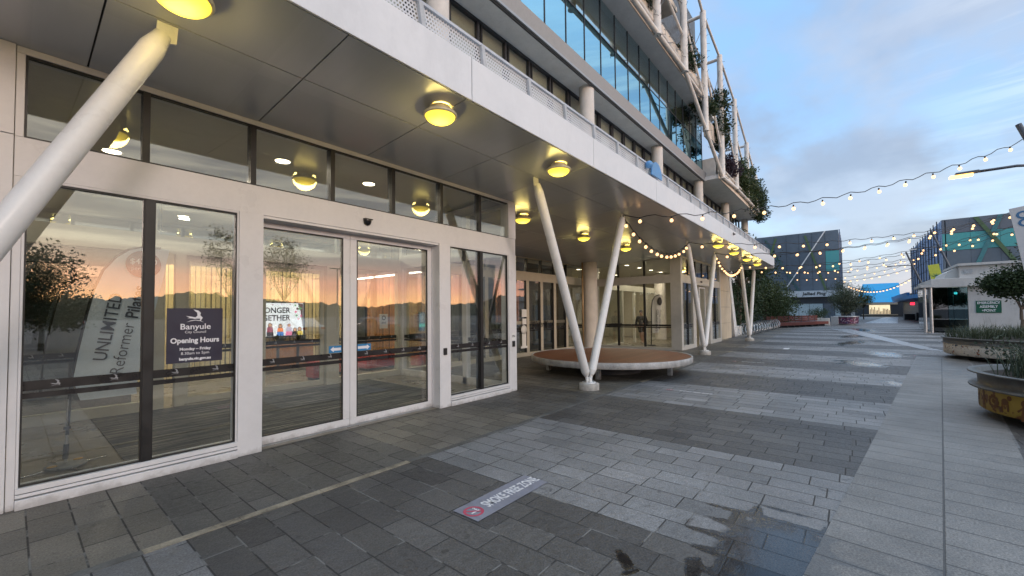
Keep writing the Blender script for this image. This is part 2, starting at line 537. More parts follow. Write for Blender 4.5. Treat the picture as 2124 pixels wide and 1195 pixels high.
can = thing('entrance_canopy', (10, -1, 4.05), 'long white canopy with grey panelled soffit and perforated balustrade over the glass entrances', 'canopy')
mb = MB(); XJ = [.435 + 1.48 * i for i in range(-5, 20)]
g = .007
rows = [(-2.150, -1.225), (-1.225, 0.02)]
for i in range(len(XJ) - 1):
    x0, x1 = XJ[i], min(XJ[i + 1], 28.03)
    for (y0, y1) in rows + ([(0.02, 1.4), (1.4, 2.8), (2.8, 4.1)] if 6.3 < x0 and x1 < 18.9 else []):
        a = (x0 + g, y0 + g); b = (x1 - g, y1 - g)
        v = [(a[0], a[1], sz(a[1])), (b[0], a[1], sz(a[1])), (b[0], b[1], sz(b[1])), (a[0], b[1], sz(b[1]))]
        v += [(p[0], p[1], p[2] + .02) for p in v]
        mb.raw(v, [(0, 3, 2, 1), (4, 5, 6, 7), (0, 1, 5, 4), (1, 2, 6, 5), (2, 3, 7, 6), (3, 0, 4, 7)])
mb.build('soffit', SOFFIT, can)
mb = MB()
for xa, xb, ya, yb in ((-7, 28.04, -2.16, .02), (6.94, 18.04, .02, 4.04)):
    v = [(xa, ya, sz(ya) + .021), (xb, ya, sz(ya) + .021), (xb, yb, sz(yb) + .021), (xa, yb, sz(yb) + .021)]
    v += [(p[0], p[1], 4.62) for p in v]
    mb.raw(v, [(0, 3, 2, 1), (4, 5, 6, 7), (0, 1, 5, 4), (1, 2, 6, 5), (2, 3, 7, 6), (3, 0, 4, 7)])
mb.build('roof_deck', SOFBACK, can)
mb = MB(); mb.box(-6.9, 28.0, -1.85, 3.95, 4.622, 4.66); mb.build('terrace_floor', pbr('pale_bounce_deck', (.55, .54, .52), .8, var=.08), can)  # unseen deck, kept pale to bounce light up to the soffit above
mb = MB(); xs = [-6.5, -2.55] + [.455 + 3.0 * i for i in range(0, 10)] + [28.07]
for a, b in zip(xs[:-1], xs[1:]):
    mb.box(a + .006, b - .006, -2.185, -2.162, 4.185, 4.705)
mb.box(28.045, 28.07, -2.16, .3, 4.10, 4.70)
mb.box(-6.5, 28.07, -2.16, -1.86, 4.675, 4.70)
mb.build('fascia', FASCIA, can, bevel=.004)
mb = MB(); mb.box(1.9 + 15.46, 1.9 + 15.54, -2.21, -2.186, 4.52, 4.62); mb.box(17.38, 17.42, -2.26, -2.21, 4.53, 4.58)
mb.build('junction_box', DARK, can)


def perf_mat():
    m, nt, b = new_mat('perforated_white_metal')
    v = coords(nt); s = nt.nodes.new('ShaderNodeSeparateXYZ'); nt.links.new(v, s.inputs[0])
    x, z = E(nt, s.outputs[0]), E(nt, s.outputs[2])
    P = .042
    xx = x - z * .2
    rowi = (z / P).floor()
    a = ((xx / P + rowi * .5).fract() - .5) * P; e = ((z / P).fract() - .5) * P
    hole = (a * a + e * e).pow(.5).lt(.0132)
    px = (xx / 1.0).fract(); cell = (xx / 1.0).floor()
    zone = (z.gt(1.02 - .18)).max(px.gt(.86) * z.gt(.62))
    wn = white(nt, (xx / .5).floor(), (z / .25).floor(), cell)
    zone = zone.max(wn.gt(.82) * px.gt(.35))
    hole = hole * zone
    tr = nt.nodes.new('ShaderNodeBsdfTransparent'); mx = nt.nodes.new('ShaderNodeMixShader'); o = nt.nodes['Material Output']
    b.inputs['Base Color'].default_value = (.60, .61, .63, 1); b.inputs['Roughness'].default_value = .5
    nt.links.new(hole.k, mx.inputs[0]); nt.links.new(b.outputs[0], mx.inputs[1]); nt.links.new(tr.outputs[0], mx.inputs[2]); nt.links.new(mx.outputs[0], o.inputs[0])
    return m


PERF = perf_mat()
YB = -1.95
mb = MB(); mb.box(-6.4, 28.0, YB - .001, YB + .002, 4.62, 5.13); mb.build('perforated_screen', PERF, can)
mb = MB(); mb.box(-6.4, 28.0, YB - .03, YB + .05, 5.13, 5.165)
mb.build('handrail', pbr('rail_grey', (.5, .52, .56), .4), can)
POST = pbr('post_grey', (.46, .47, .48), .5)
for i in range(35):
    x = -6.1 + i * 1.0
    mb = MB(); mb.prism([(x, YB - .05, 4.62), (x + .06, YB - .05, 4.62), (x - .02, YB - .05, 5.13), (x - .08, YB - .05, 5.13)], (0, .045, 0))
    mb.build('balustrade_post', POST, can)
mb = MB(); BLUEM = pbr('blue_sign_metal', (.10, .28, .55), .4)
pts = [(math.cos(math.pi * i / 12) * .34 + 9.9, YB - .1, 4.9 + math.sin(math.pi * i / 12) * .36) for i in range(13)]
mb.prism(pts, (0, .03, 0)); mb.ball((9.42, YB - .09, 5.08), .09, 10, 6, 0)
tag(mb.build('dome_emblem', BLUEM, origin=(9.9, YB, 5.05)), 'blue half round emblem on the canopy balustrade', 'emblem')

# ------------------------------------------------------------------ glass entrances
LOGO = pbr('white_print', (.75, .76, .78), .5, var=.02)
LOGOD = pbr('grey_print', (.30, .31, .33), .5, var=.02)
BAND = pbr('black_glass_film', (.012, .012, .014), .35)


def bird(mb, c, right, up, s, m=0):
    """flying bird over a curved line"""
    r = Vector(right); u = Vector(up); nn = r.cross(u); c = Vector(c)
    P = lambda a: [c + r * (p[0] * s) + u * (p[1] * s) + nn * .0012 for p in a]
    mb.face(P([(-.08, .52), (.18, .46), (.32, .30), (.28, .16), (.42, .00), (.30, -.22), (.26, -.06), (.10, -.06), (.04, .02), (.14, .14), (.12, .32)]), m)
    mb.face(P([(.10, -.06), (.04, .02), (-.12, .06), (-.46, .12), (-.26, .02), (-.38, -.02), (-.14, -.04), (-.02, -.08)]), m)
    arc = [(-.42, -.28), (-.2, -.17), (.05, -.13), (.28, -.17), (.48, -.30), (.28, -.21), (.05, -.17), (-.2, -.21)]
    mb.face(P(arc), m)


def band_on(parent, x0, x1, y, along='x', rev=False, birds=.30, name='safety_band'):
    """pair of black manifestation bands with a row of bird emblems; along x at y, or along y at x=y"""
    mb = MB()
    for z0, z1 in ((.938, .986), (1.007, 1.092)):
        if along == 'x': mb.box(x0, x1, y - .0015, y, z0, z1)
        else: mb.box(y - .0015, y, x0, x1, z0, z1)
    n = max(1, int((x1 - x0) / birds))
    for i in range(n):
        t = x0 + (i + .5) * (x1 - x0) / n
        if along == 'x': bird(mb, (t, y - .0016, 1.05), (1, 0, 0), (0, 0, 1), .075, 1)
        else: bird(mb, (y - .0016, t, 1.05), (0, -1, 0), (0, 0, 1), .075, 1)
    return mb.build(name, [BAND, LOGOD], parent)


def pane(parent, x0, x1, z0, z1, y, mat=None, name='window_pane', along='x', t=.012):
    mb = MB()
    if along == 'x': mb.box(x0, x1, y, y + t, z0, z1)
    else: mb.box(y, y + t, x0, x1, z0, z1)
    return mb.build(name, mat or GLASS, parent)


def vestibule(X, label, first=True):
    L = X[-1] - X[0]
    return None


ves = thing('entrance_vestibule', (0, 0, 0), 'near white framed glass entrance with sliding doors and opening hours notice', 'glass entrance')
# white frame: cladding, head beam, posts
mb = MB()
mb.box(-4.0, -.004, -.03, .16, 3.252, 4.05); mb.box(-4.0, -.004, -.03, .16, 2.60, 3.246); mb.box(-4.0, -.004, -.03, .16, 0, 2.594)
mb.box(0.0, 6.93, -.012, .16, 2.895, 3.245)
mb.box(0, 6.93, -.012, .16, 3.99, 4.05)
for a, b in ((0, .052), (1.716, 1.976), (4.792, 5.04), (6.69, 6.93)): mb.box(a, b, -.026 if b - a > .1 else -.012, .16, .0, 2.894)
mb.box(0, .052, -.012, .16, 3.246, 3.989); mb.box(6.69, 6.93, -.026, .16, 3.246, 3.989)
mb.box(4.79, 5.03, .16, .34, 0, 2.894)
mb.box(1.976, 4.792, .0, .34, 2.86, 2.894)
mb.build('frame', WHITE, ves, bevel=.004)
mb = MB()
for a, b in ((.053, 1.715), (5.041, 6.689)):
    mb = MB(); mb.box(a, b, -.05, .16, 0, .085); mb.box(a, b, -.035, .16, .097, .125); mb.box(a, b, -.035, .16, .133, .18)
    mb.box(a, b, -.012, .16, 2.872, 2.8945)
    mb.box(a, a + .018, -.010, .16, .18, 2.872)
    mb.box(b - .018, b, -.010, .16, .18, 2.872)
    mb.build('sill', WHITE, ves, bevel=.003)
mb = MB()
for xm in (.87, 5.835): mb.box(xm, xm + .075, -.014, .12, .181, 2.871)
for xm in (.84, 1.835, 2.835, 3.835, 4.835, 5.82): mb.box(xm, xm + .06, -.006, .12, 3.2455, 3.9895)
for a, b in ((.0535, 6.6895),):
    mb.box(a, b, .0, .05, 3.2452, 3.262); mb.box(a, b, .0, .05, 3.972, 3.9893); mb.box(a, a + .015, 0, .05, 3.263, 3.971)
for a, b in ((.071, .87), (.945, 1.697), (5.059, 5.835), (5.91, 6.671)):
    mb.box(a, b, .0, .04, .181, .196); mb.box(a, b, 0, .04, 2.856, 2.8715); mb.box(a, a + .012, 0, .04, .197, 2.855); mb.box(b - .012, b, 0, .04, .197, 2.855)
mb.build('black_mullion', BLACK, ves)
xs = [.06, .84, 1.835, 2.835, 3.835, 4.835, 5.82, 6.69]
for i in range(7): pane(ves, xs[i] + (.06 if i else 0), xs[i + 1], 3.262, 3.972, .03, GLASST, 'transom_pane')
for a, b in ((.083, .858), (.957, 1.685), (5.071, 5.823), (5.922, 6.659)):
    p = pane(ves, a, b, .196, 2.856, .026)
    band_on(p, a, b, .0245)
# sliding doors
for a, b in ((1.93, 3.238), (3.244, 4.79)):
    d = MB(); y0, y1 = .20, .26
    d.box(a, b, y0, y1, .012, .115); d.box(a, b, y0, y1, 2.79, 2.86)
    sl_ = (.055, .105) if a < 2 else (.105, .085)
    d.box(a, a + sl_[0], y0, y1, .116, 2.789); d.box(b - sl_[1], b, y0, y1, .116, 2.789)
    do = d.build('sliding_door', WHITE, ves, bevel=.004)
    p = pane(do, a + sl_[0] + .002, b - sl_[1] - .002, .117, 2.788, .224, name='door_pane')
    band_on(do, a + sl_[0], b - sl_[1], .2225)
    d = MB(); i0, i1 = a + sl_[0], b - sl_[1]
    for q in ((i0, i0 + .014, .1165, 2.7885), (i1 - .014, i1, .1165, 2.7885)): d.box(q[0], q[1], .2, .222, q[2], q[3])
    d.box(i0 + .014, i1 - .014, .2, .222, .1165, .131); d.box(i0 + .014, i1 - .014, .2, .222, 2.774, 2.7885)
    d.build('gasket', BLACK, do)
mb = MB(); mb.box(1.976, 4.792, .14, .30, -.001, .011); mb.build('threshold', GALV, ves)
# side wall, glazed, and the inner wall with its own door
IN = pbr('inner_cream_frame', (.50, .49, .42), .45, var=.04)
mb = MB()
for y in (.16, 1.38, 2.62, 3.86): mb.box(6.80, 6.93, y, y + .13, 0, 4.05)
mb.box(6.80, 6.93, .29, 3.86, 0, .16); mb.box(6.80, 6.93, .29, 3.86, 2.895, 3.245); mb.box(6.80, 6.93, .29, 3.86, 3.96, 4.05)
mb.build('side_frame', WHITE, ves)
for y0, y1 in ((.29, 1.38), (1.51, 2.62), (2.75, 3.86)):
    p = pane(ves, y0, y1, .16, 2.895, 6.86, along='y', name='side_pane'); pane(ves, y0, y1, 3.245, 3.96, 6.86, GLASST, along='y', name='side_transom')
    band_on(p, y0, y1, 6.8585, along='y')
mb = MB()
for a, b in ((0, .06), (1.60, 1.78), (1.93, 2.08), (4.75, 5.05), (6.72, 6.80)): mb.box(a, b, 3.95, 4.1, 0, 2.80)
mb.box(0, 6.8, 3.95, 4.1, 2.80, 3.13); mb.box(0, 6.8, 3.95, 4.1, 3.98, 4.05)
mb.box(.06, 1.6, 3.96, 4.09, 0, .17); mb.box(5.05, 6.72, 3.96, 4.09, 0, .15)
for a in (1.6, 3.3, 5.0): mb.box(a, a + .06, 3.97, 4.08, 3.13, 3.98)
mb.build('inner_frame', IN, ves)
for a, b in ((.06, 1.6), (5.05, 6.72)):
    p = pane(ves, a, b, .17, 2.8, 4.02, name='inner_pane'); band_on(p, a, b, 4.0185)
for a, b in ((0.02, 1.6), (1.66, 3.3), (3.36, 5.0), (5.06, 6.78)): pane(ves, a, b, 3.13, 3.98, 4.02, name='inner_transom')
for a, b in ((2.08, 3.41), (3.415, 4.75)):
    d = MB(); d.box(a, b, 4.105, 4.15, .01, .13); d.box(a, b, 4.105, 4.15, 2.7, 2.8); d.box(a, a + .08, 4.105, 4.15, .13, 2.7); d.box(b - .08, b, 4.105, 4.15, .13, 2.7)
    do = d.build('inner_door', IN, ves); p = pane(do, a + .08, b - .08, .13, 2.7, 4.125, name='inner_door_pane'); band_on(do, a + .08, b - .08, 4.1235)
# small things on the front
t = thing('door_sensor', (3.39, -.012, 3.055), 'small black half dome sensor above the sliding doors', 'sensor')
mb = MB(); mb.lathe([(.001, -.075), (.035, -.066), (.055, -.042), (.062, 0), (.062, .012)], (3.39, -.02, 3.058), 20); mb.build('dome', pbr('black_gloss', (.01, .01, .012), .12), t)
mb = MB(); mb.box(3.325, 3.455, -.075, -.0125, 3.071, 3.085); mb.build('bracket', BLACK, t)
for X_, z_, w_, lb in ((4.905, .985, .035, 'black card reader on the pier right of the sliding doors'), (6.815, 1.0, .035, 'black card reader under the white notice on the corner post')):
    mb = MB(); mb.box(X_ - w_, X_ + w_, -.05, -.0265, z_ - .06, z_ + .06); mb.box(X_ - .012, X_ + .012, -.052, -.05, z_ - .04, z_ + .03)
    tag(mb.build('card_reader', BLACK, origin=(X_, -.03, z_), bevel=.006), lb, 'card reader', 'card readers at the near entrance')
PAPER = pbr('white_paper', (.8, .8, .78), .6, var=.02)
mb = MB(); mb.box(6.765, 6.875, -.028, -.0262, 1.075, 1.23); text_mb(mb, 'PRESS\nTO EXIT', .03, (6.82, -.0285, 1.16), (1, 0, 0), (0, 0, 1), 1)
tag(mb.build('door_notice', [PAPER, DARK], origin=(6.82, -.027, 1.15)), 'white paper notice above the card reader on the corner post', 'notice')

# opening hours notice on the glass
SIGNBLUE = pbr('dark_navy_print', (.030, .030, .055), .4, var=.03)
PRINT = pbr('white_lettering', (.80, .80, .84), .5, var=.01)
sg = thing('opening_hours_sign', (1.315, .02, 1.44), 'square navy opening hours notice stuck on the left shop window', 'sign')
mb = MB(); mb.box(1.062, 1.568, .0215, .0235, 1.145, 1.74); mb.build('panel', SIGNBLUE, sg)
mb = MB(); f_ = ((1, 0, 0), (0, 0, 1)); yy = .0205
bird(mb, (1.305, yy, 1.635), *f_, .175)
text_mb(mb, 'Banyule', .088, (1.315, yy, 1.535), *f_, bold=.0012, sx=1.02, ext=.0006)
text_mb(mb, 'City Council', .038, (1.315, yy, 1.477), *f_, ext=.0006)
text_mb(mb, 'Opening Hours', .078, (1.315, yy, 1.385), *f_, bold=.0026, sx=.90, ext=.0006)
text_mb(mb, 'Monday \u2013 Friday', .042, (1.315, yy, 1.293), *f_, bold=.0014, ext=.0006)
text_mb(mb, '8.30am to 5pm', .042, (1.315, yy, 1.245), *f_, ext=.0006)
text_mb(mb, 'banyule.vic.gov.au', .040, (1.315, yy, 1.185), *f_, bold=.002, ext=.0006)
mb.build('lettering', PRINT, sg)

# ------------------------------------------------------------------ far glass entrance
v2 = thing('entrance_vestibule', (18.05, 0, 0), 'far glass entrance with a doorway, beyond the round timber bench', 'glass entrance')
mb = MB(); A = 18.05; Bx = 24.9
mb.box(A, A + .26, -.02, .42, 0, 4.05); mb.box(Bx - .22, Bx, -.02, .2, 0, 4.05)
for a, b in ((19.75, 20.2), (22.6, 23.0)): mb.box(a, b, -.02, .16, 0, 2.895)
mb.box(A + .26, Bx - .22, -.012, .16, 2.895, 3.25); mb.box(A + .26, Bx - .22, -.012, .16, 3.97, 4.05)
for a, b in ((A + .26, 19.75), (23.0, Bx - .22)): mb.box(a, b, -.03, .16, 0, .18)
mb.box(A, A + .14, .42, 4.0, 2.895, 3.25); mb.box(A, A + .14, .42, 4.0, 3.93, 4.05); mb.box(A, A + .14, .42, 4.0, 0, .1)
mb.box(A, A + .2, 3.9, 4.1, 0, 4.05)
mb.build('frame', pbr('grey_white_frame', (.55, .53, .49), .4, var=.04), v2, bevel=.004)
mb = MB()
for y in (1.55, 2.8): mb.box(A, A + .1, y, y + .075, .1, 2.895); mb.box(A + .001, A + .1, y, y + .06, 3.25, 3.93)
for xm in (19.05, 23.8): mb.box(xm, xm + .06, 0, .1, .18, 2.895)
for xm in (19.2, 20.3, 21.4, 22.5, 23.6): mb.box(xm, xm + .06, 0, .1, 3.25, 3.97)
mb.build('black_mullion', BLACK, v2)
for a, b in ((A + .26, 19.05), (19.11, 19.75), (23.0, 23.8), (23.86, Bx - .22)):
    p = pane(v2, a, b, .18, 2.895, .03); band_on(p, a, b, .0285)
for a, b in ((A + .26, 19.2), (19.26, 20.3), (20.36, 21.4), (21.46, 22.5), (22.56, 23.6), (23.66, Bx - .22)): pane(v2, a, b, 3.25, 3.97, .03, GLASST, 'transom_pane')
for a, b in ((.42, 1.55), (1.625, 2.8), (2.875, 3.9)):
    p = pane(v2, a, b, .1, 2.895, A + .03, GLASSS, along='y', name='side_pane'); band_on(p, a, b, A + .0285, along='y', birds=.6)
    pane(v2, a, b, 3.25, 3.93, A + .03, GLASSS, along='y', name='side_transom')
# sliding door leaves of the doorway, right leaf open behind the left
d = MB(); a, b = 21.5, 22.6
d.box(a, b, .18, .24, .01, .11); d.box(a, b, .18, .24, 2.78, 2.86); d.box(a, a + .09, .18, .24, .11, 2.78); d.box(b - .09, b, .18, .24, .11, 2.78)
do = d.build('sliding_door', WHITE, v2); pane(do, a + .09, b - .09, .11, 2.78, .205, name='door_pane')
# inner partition with open door, seen through the side glass
d = MB()
for a, b in ((20.1, 20.22), (21.6, 21.75), (23.2, 23.35)): d.box(a, b, 3.55, 3.67, 0, 2.75)
d.box(18.3, Bx, 3.55, 3.67, 2.75, 3.05); d.box(23.35, Bx, 3.56, 3.66, 0, .12); d.box(18.3, 20.1, 3.56, 3.66, 0, .12)
d.build('inner_frame', IN, v2)
for a, b in ((18.3, 20.1), (23.35, Bx - .05)):
    p = pane(v2, a, b, .12, 2.75, 3.6, name='inner_pane'); band_on(p, a, b, 3.598, birds=.6)
mb = MB(); mb.box(21.0, 21.2, -.06, -.021, 3.02, 3.1); tag(mb.build('door_sensor', BLACK, origin=(21.1, -.03, 3.06), bevel=.01), 'small black sensor bar above the far doorway', 'sensor')

# ------------------------------------------------------------------ recessed glass wall between the two entrances
rw = thing('recessed_shopfront', (12, 4.1, 0), 'tan framed glass wall set back behind the round timber bench', 'shopfront')
TAN = pbr('tan_frame', (.52, .47, .38), .45, var=.05)
mb = MB(); post = [7.0, 8.1, 9.2, 10.3, 11.4, 12.62, 13.55, 14.5, 15.45, 17.2, 18.0]
for x in post: mb.box(x, x + .16, 4.05, 4.2, 0, 2.9)
mb.box(6.93, 18.05, 4.045, 4.2, 2.9, 3.24); mb.box(6.93, 18.05, 4.05, 4.2, 3.76, 4.05); mb.box(6.93, 18.05, 4.03, 4.2, 0, .14)
for a, b in zip(post[4:8], post[5:9]): mb.box(a + .16, b, 4.1, 4.16, 1.22, 1.34)
mb.build('frame', TAN, rw)
mb = MB()
for x in post: mb.box(x - .03, x, 4.06, 4.18, .14, 2.9); mb.box(x + .02, x + .1, 4.05, 4.15, 3.24, 3.76)
mb.build('black_mullion', BLACK, rw)
for a, b in zip(post[:-1], post[1:]):
    p = pane(rw, a + .16, b - .03, .14, 2.9, 4.1); band_on(p, a + .16, b - .03, 4.0985, birds=.5); pane(rw, a + .1, b + .02, 3.24, 3.76, 4.09, GLASST, 'transom_pane')
BLK = pbr('black_vinyl', (.01, .01, .01), .5)
mb = MB(); text_mb(mb, 'WaterMarc', .34, (13.62, 4.042, 1.2), (1, 0, 0), (0, 0, 1), 0, shear=.25, bold=.004, sx=.95)
tag(mb.build('shop_lettering', BLK, origin=(13.6, 4.05, 1.2)), 'black slanted lettering across the recessed glass wall', 'lettering')
for z0, z1, x0, x1, lb in ((1.5, 1.79, 12.30, 12.60, 'larger blank white notice taped to the recessed glass'), (1.22, 1.44, 12.33, 12.58, 'smaller blank white notice below another on the recessed glass')):
    mb = MB(); mb.box(x0, x1, 4.04, 4.043, z0, z1); tag(mb.build('paper_notice', PAPER, origin=(x0, 4.04, z0)), lb, 'notice', 'paper notices on the recessed glass')
mb = MB()   # white cut out panel standing inside the glass
mb.box(12.22, 12.62, 4.03, 4.043, .32, .40); mb.box(12.30, 12.54, 4.03, 4.043, .402, .88)
mb.lathe([(.0001, 0), (.17, 0), (.17, .013), (.0001, .013)], (0, 0, 0), 20)
n_ = 4 * 20
mb.v = mb.v[:-n_] + [(p[0] + 12.42, 4.03 + p[2], p[1] + 1.02) for p in mb.v[-n_:]]
tag(mb.build('white_cutout', PAPER, origin=(12.42, 4.03, .32)), 'white cut out shape on a foot at the recessed glass', 'display')

# ------------------------------------------------------------------ lobby behind the glass
WALLI = pbr('lobby_cream_wall', (.42, .39, .30), .7, var=.05)
CEIL = pbr('lobby_ceiling', (.66, .64, .57), .5, var=.05)
FLOORI = pbr('lobby_floor_tile', (.19, .165, .125), .35, var=.12, vs=2)
sheet('lobby_floor', [(-3, .02), (6.92, .02), (6.92, 4.12), (18.06, 4.12), (18.06, .02), (27, .02), (27, 10), (-3, 10)], .006, FLOORI)
mb = MB(); mb.box(-3.5, 6.93, .17, 10, 4.052, 4.2); mb.box(6.93, 18.05, 4.2, 10, 4.0, 4.2); mb.box(18.195, 27, .17, 10, 3.94, 4.1)
tag(mb.build('lobby_ceiling', CEIL, origin=(5, 3, 4.05)), 'flat beige ceiling inside the glass entrances', 'ceiling')
mb = MB()
mb.box(-3.2, -3.0, .16, 10, 0, 4.05); mb.box(-3.2, 27, 9.8, 10, 0, 4.35); mb.box(26.8, 27, .4, 9.8, 0, 4.35); mb.box(24.95, 26.8, .5, .6, 0, 4.35)
mb.box(-3.0, 0, 4.0, 4.1, 0, 4.05)
tag(mb.build('lobby_wall', WALLI, origin=(5, 9.8, 0)), 'plain cream wall at the back of the lobby', 'wall')
DIM = pbr('unlit_lobby_shade', (.045, .045, .042), .6, var=.1)  # near-black colour standing in for the unlit depth of the lobby
mb = MB(); mb.box(-3.0, 1.52, 5.2, 5.3, 0, 3.1); mb.box(-3, .0, 4.11, 4.2, 0, 3.1)
tag(mb.build('lobby_shade_panel', DIM, origin=(0, 5.2, 0)), 'added dark panel for the unlit lobby behind the left pane of the left shop window', 'wall')
mb = MB(); mb.box(13.6, 17.9, 5.6, 5.7, 0, 3.9); mb.box(10.6, 13.5, 5.9, 6.0, 0, 3.9)  # panels added to darken the view into the lobby here
tag(mb.build('lobby_shade_panel', DIM, origin=(15, 5.6, 0)), 'added dark panels for the unlit lobby behind the recessed glass wall', 'wall')


def slat_mat(base, w, gap=.016, seed=0.0, axis=0):
    m, nt, b = new_mat('timber_slat_wall')
    v = coords(nt); s = nt.nodes.new('ShaderNodeSeparateXYZ'); nt.links.new(v, s.inputs[0])
    x, z = E(nt, s.outputs[axis]), E(nt, s.outputs[2])
    u = x / w; c = u.floor(); f = u.fract()
    h = white(nt, c, c * 0 + seed, c * 0)
    mp = nt.nodes.new('ShaderNodeMapping'); mp.inputs['Scale'].default_value = (12, 12, 1.2); nt.links.new(v, mp.inputs[0])
    g_ = noise_e(nt, mp.outputs[0], 3, 5, .6)
    k = scol(nt, base, (h * .35 + .8) * (g_ * .6 + .7))
    gp = f.lt(gap / w).max(h.gt(.72) * f.lt(.28))
    k = mixc(nt, gp * .93, k, (.02, .016, .01))
    nt.links.new(k, b.inputs['Base Color']); b.inputs['Roughness'].default_value = .5
    bump(nt, b, gp * -1.0 + g_ * .1, .6, .01)
    return m


mb = MB(); mb.box(1.2, 7.5, 8.0, 8.12, 0, 3.0)
tag(mb.build('slatted_wall', slat_mat((.62, .50, .24), .115), origin=(1.2, 8, 0)), 'pale timber slatted wall behind the poster screen in the lobby', 'wall')
TIMB = slat_mat((.50, .22, .07), .14, .01, 3.0)
mb = MB(); mb.box(8.6, 12.5, 8.6, 8.72, 0, 3.2)
tag(mb.build('slatted_wall', TIMB, origin=(9, 8.6, 0)), 'orange timber boarded wall deep in the lobby behind the right window', 'wall')
mb = MB(); mb.box(12.0, 13.35, 5.0, 5.1, 1.3, 2.9); mb.box(12.0, 13.35, 4.99, 5.1, 0, 1.29, 1)
tag(mb.build('display_board', [pbr('red_brown_timber', (.42, .16, .06), .5, var=.3, vs=8), pbr('grey_board', (.12, .12, .12), .6)], origin=(12, 5, 0)), 'red brown timber board behind the paper notices on the recessed glass', 'board')
mb = MB(); mb.box(15.0, 16.4, 5.45, 5.55, .2, 2.0); tag(mb.build('display_board', pbr('blue_board', (.02, .045, .10), .5), origin=(15, 6, 0)), 'dark blue board in the lobby left of the concrete column', 'board')
# entrance mat


def mat_mat():
    m, nt, b = new_mat('striped_entrance_mat')
    v = coords(nt); mp = nt.nodes.new('ShaderNodeMapping'); mp.inputs['Scale'].default_value = (.45, 24, 1); nt.links.new(v, mp.inputs[0])
    n = noise_e(nt, mp.outputs[0], 1.6, 3, .6)
    k = mixc(nt, n.ss(.53, .62), (.02, .02, .02), (.34, .31, .25))
    nt.links.new(k, b.inputs['Base Color']); b.inputs['Roughness'].default_value = .95
    return m


mb = MB(); mb.box(.86, 5.8, .36, 3.9, .0065, .016); tag(mb.build('entrance_mat', mat_mat(), origin=(3, 2, 0)), 'dark streaked carpet mat inside the near sliding doors', 'mat')
mb = MB(); mb.box(.054, 1.71, .17, .34, .0065, .03); tag(mb.build('floor_trim', pbr('brass_trim', (.45, .38, .25), .4), origin=(.9, .2, 0)), 'pale strip along the floor inside the left window', 'trim')

# poster screen
scr = thing('poster_screen', (5.1, 7.96, 1.5), 'bright wall screen with a people poster in the lobby', 'screen')
mb = MB(); mb.box(4.12, 6.0, 7.92, 7.99, .98, 2.08); mb.build('casing', BLACK, scr)
SCRW = emit('screen_white', (.72, .76, .88), .95)
pal = {k: emit('screen_' + k, c, .8) for k, c in dict(black=(.015, .015, .03), orange=(.85, .22, .03), blue=(.05, .2, .65), pink=(.8, .2, .4), yellow=(.8, .6, .05), skin=(.6, .33, .2), dark=(.10, .05, .06), lilac=(.5, .45, .65), green=(.12, .35, .15), maroon=(.30, .05, .10)).items()}
mb = MB(); mb.box(4.17, 5.95, 7.915, 7.919, 1.03, 2.03); mb.build('display', SCRW, scr)
names = list(pal); mi = {k: i for i, k in enumerate(names)}
mb = MB(); f_ = ((1, 0, 0), (0, 0, 1)); yy = 7.912
text_mb(mb, 'STRONGER', .235, (5.0, yy, 1.80), *f_, mi['black'], bold=.006, sx=.92, ext=.001)
text_mb(mb, 'TOGETHER', .235, (5.0, yy, 1.57), *f_, mi['black'], bold=.006, sx=.92, ext=.001)


def flat(poly, k, y=yy): mb.face([(p[0], y, p[1]) for p in poly], mi[k])


def disc(cx, cz, r, k, y=yy, sz_=1.0): flat([(cx + r * math.cos(t * math.pi / 8), cz + sz_ * r * math.sin(t * math.pi / 8)) for t in range(16)], k, y)


for cx, hz, top, bot, hair in ((4.45, 1.40, 'yellow', 'green', 'dark'), (4.72, 1.36, 'lilac', 'dark', 'black'), (4.98, 1.36, 'maroon', 'black', 'dark'), (5.27, 1.33, 'orange', 'blue', 'black'), (5.52, 1.34, 'lilac', 'pink', 'lilac'), (5.70, 1.20, 'pink', 'black', 'black'), (5.84, 1.22, 'yellow', 'yellow', 'dark')):
    disc(cx, hz - .01, .062, hair, yy + .001, 1.25); disc(cx, hz, .045, 'skin', yy - .0005)
    flat([(cx - .09, 1.15), (cx + .09, 1.15), (cx + .075, hz - .06), (cx - .075, hz - .06)], top); flat([(cx - .1, 1.035), (cx + .1, 1.035), (cx + .09, 1.152), (cx - .09, 1.152)], bot, yy - .0005)
flat([(5.78, 2.02), (5.94, 2.02), (5.94, 1.25), (5.90, 1.5), (5.86, 1.8)], 'dark')
for i in range(16): disc(5.70 + rnd.random() * .22, 1.3 + rnd.random() * .7, .018 + rnd.random() * .018, rnd.choice(['green', 'dark', 'pink']), yy - .0006)
for i in range(6): disc(4.3 + i * .25, 1.98 + rnd.random() * .03, .015, rnd.choice(['pink', 'green', 'maroon']))
mb.build('poster', [pal[k] for k in names], scr)
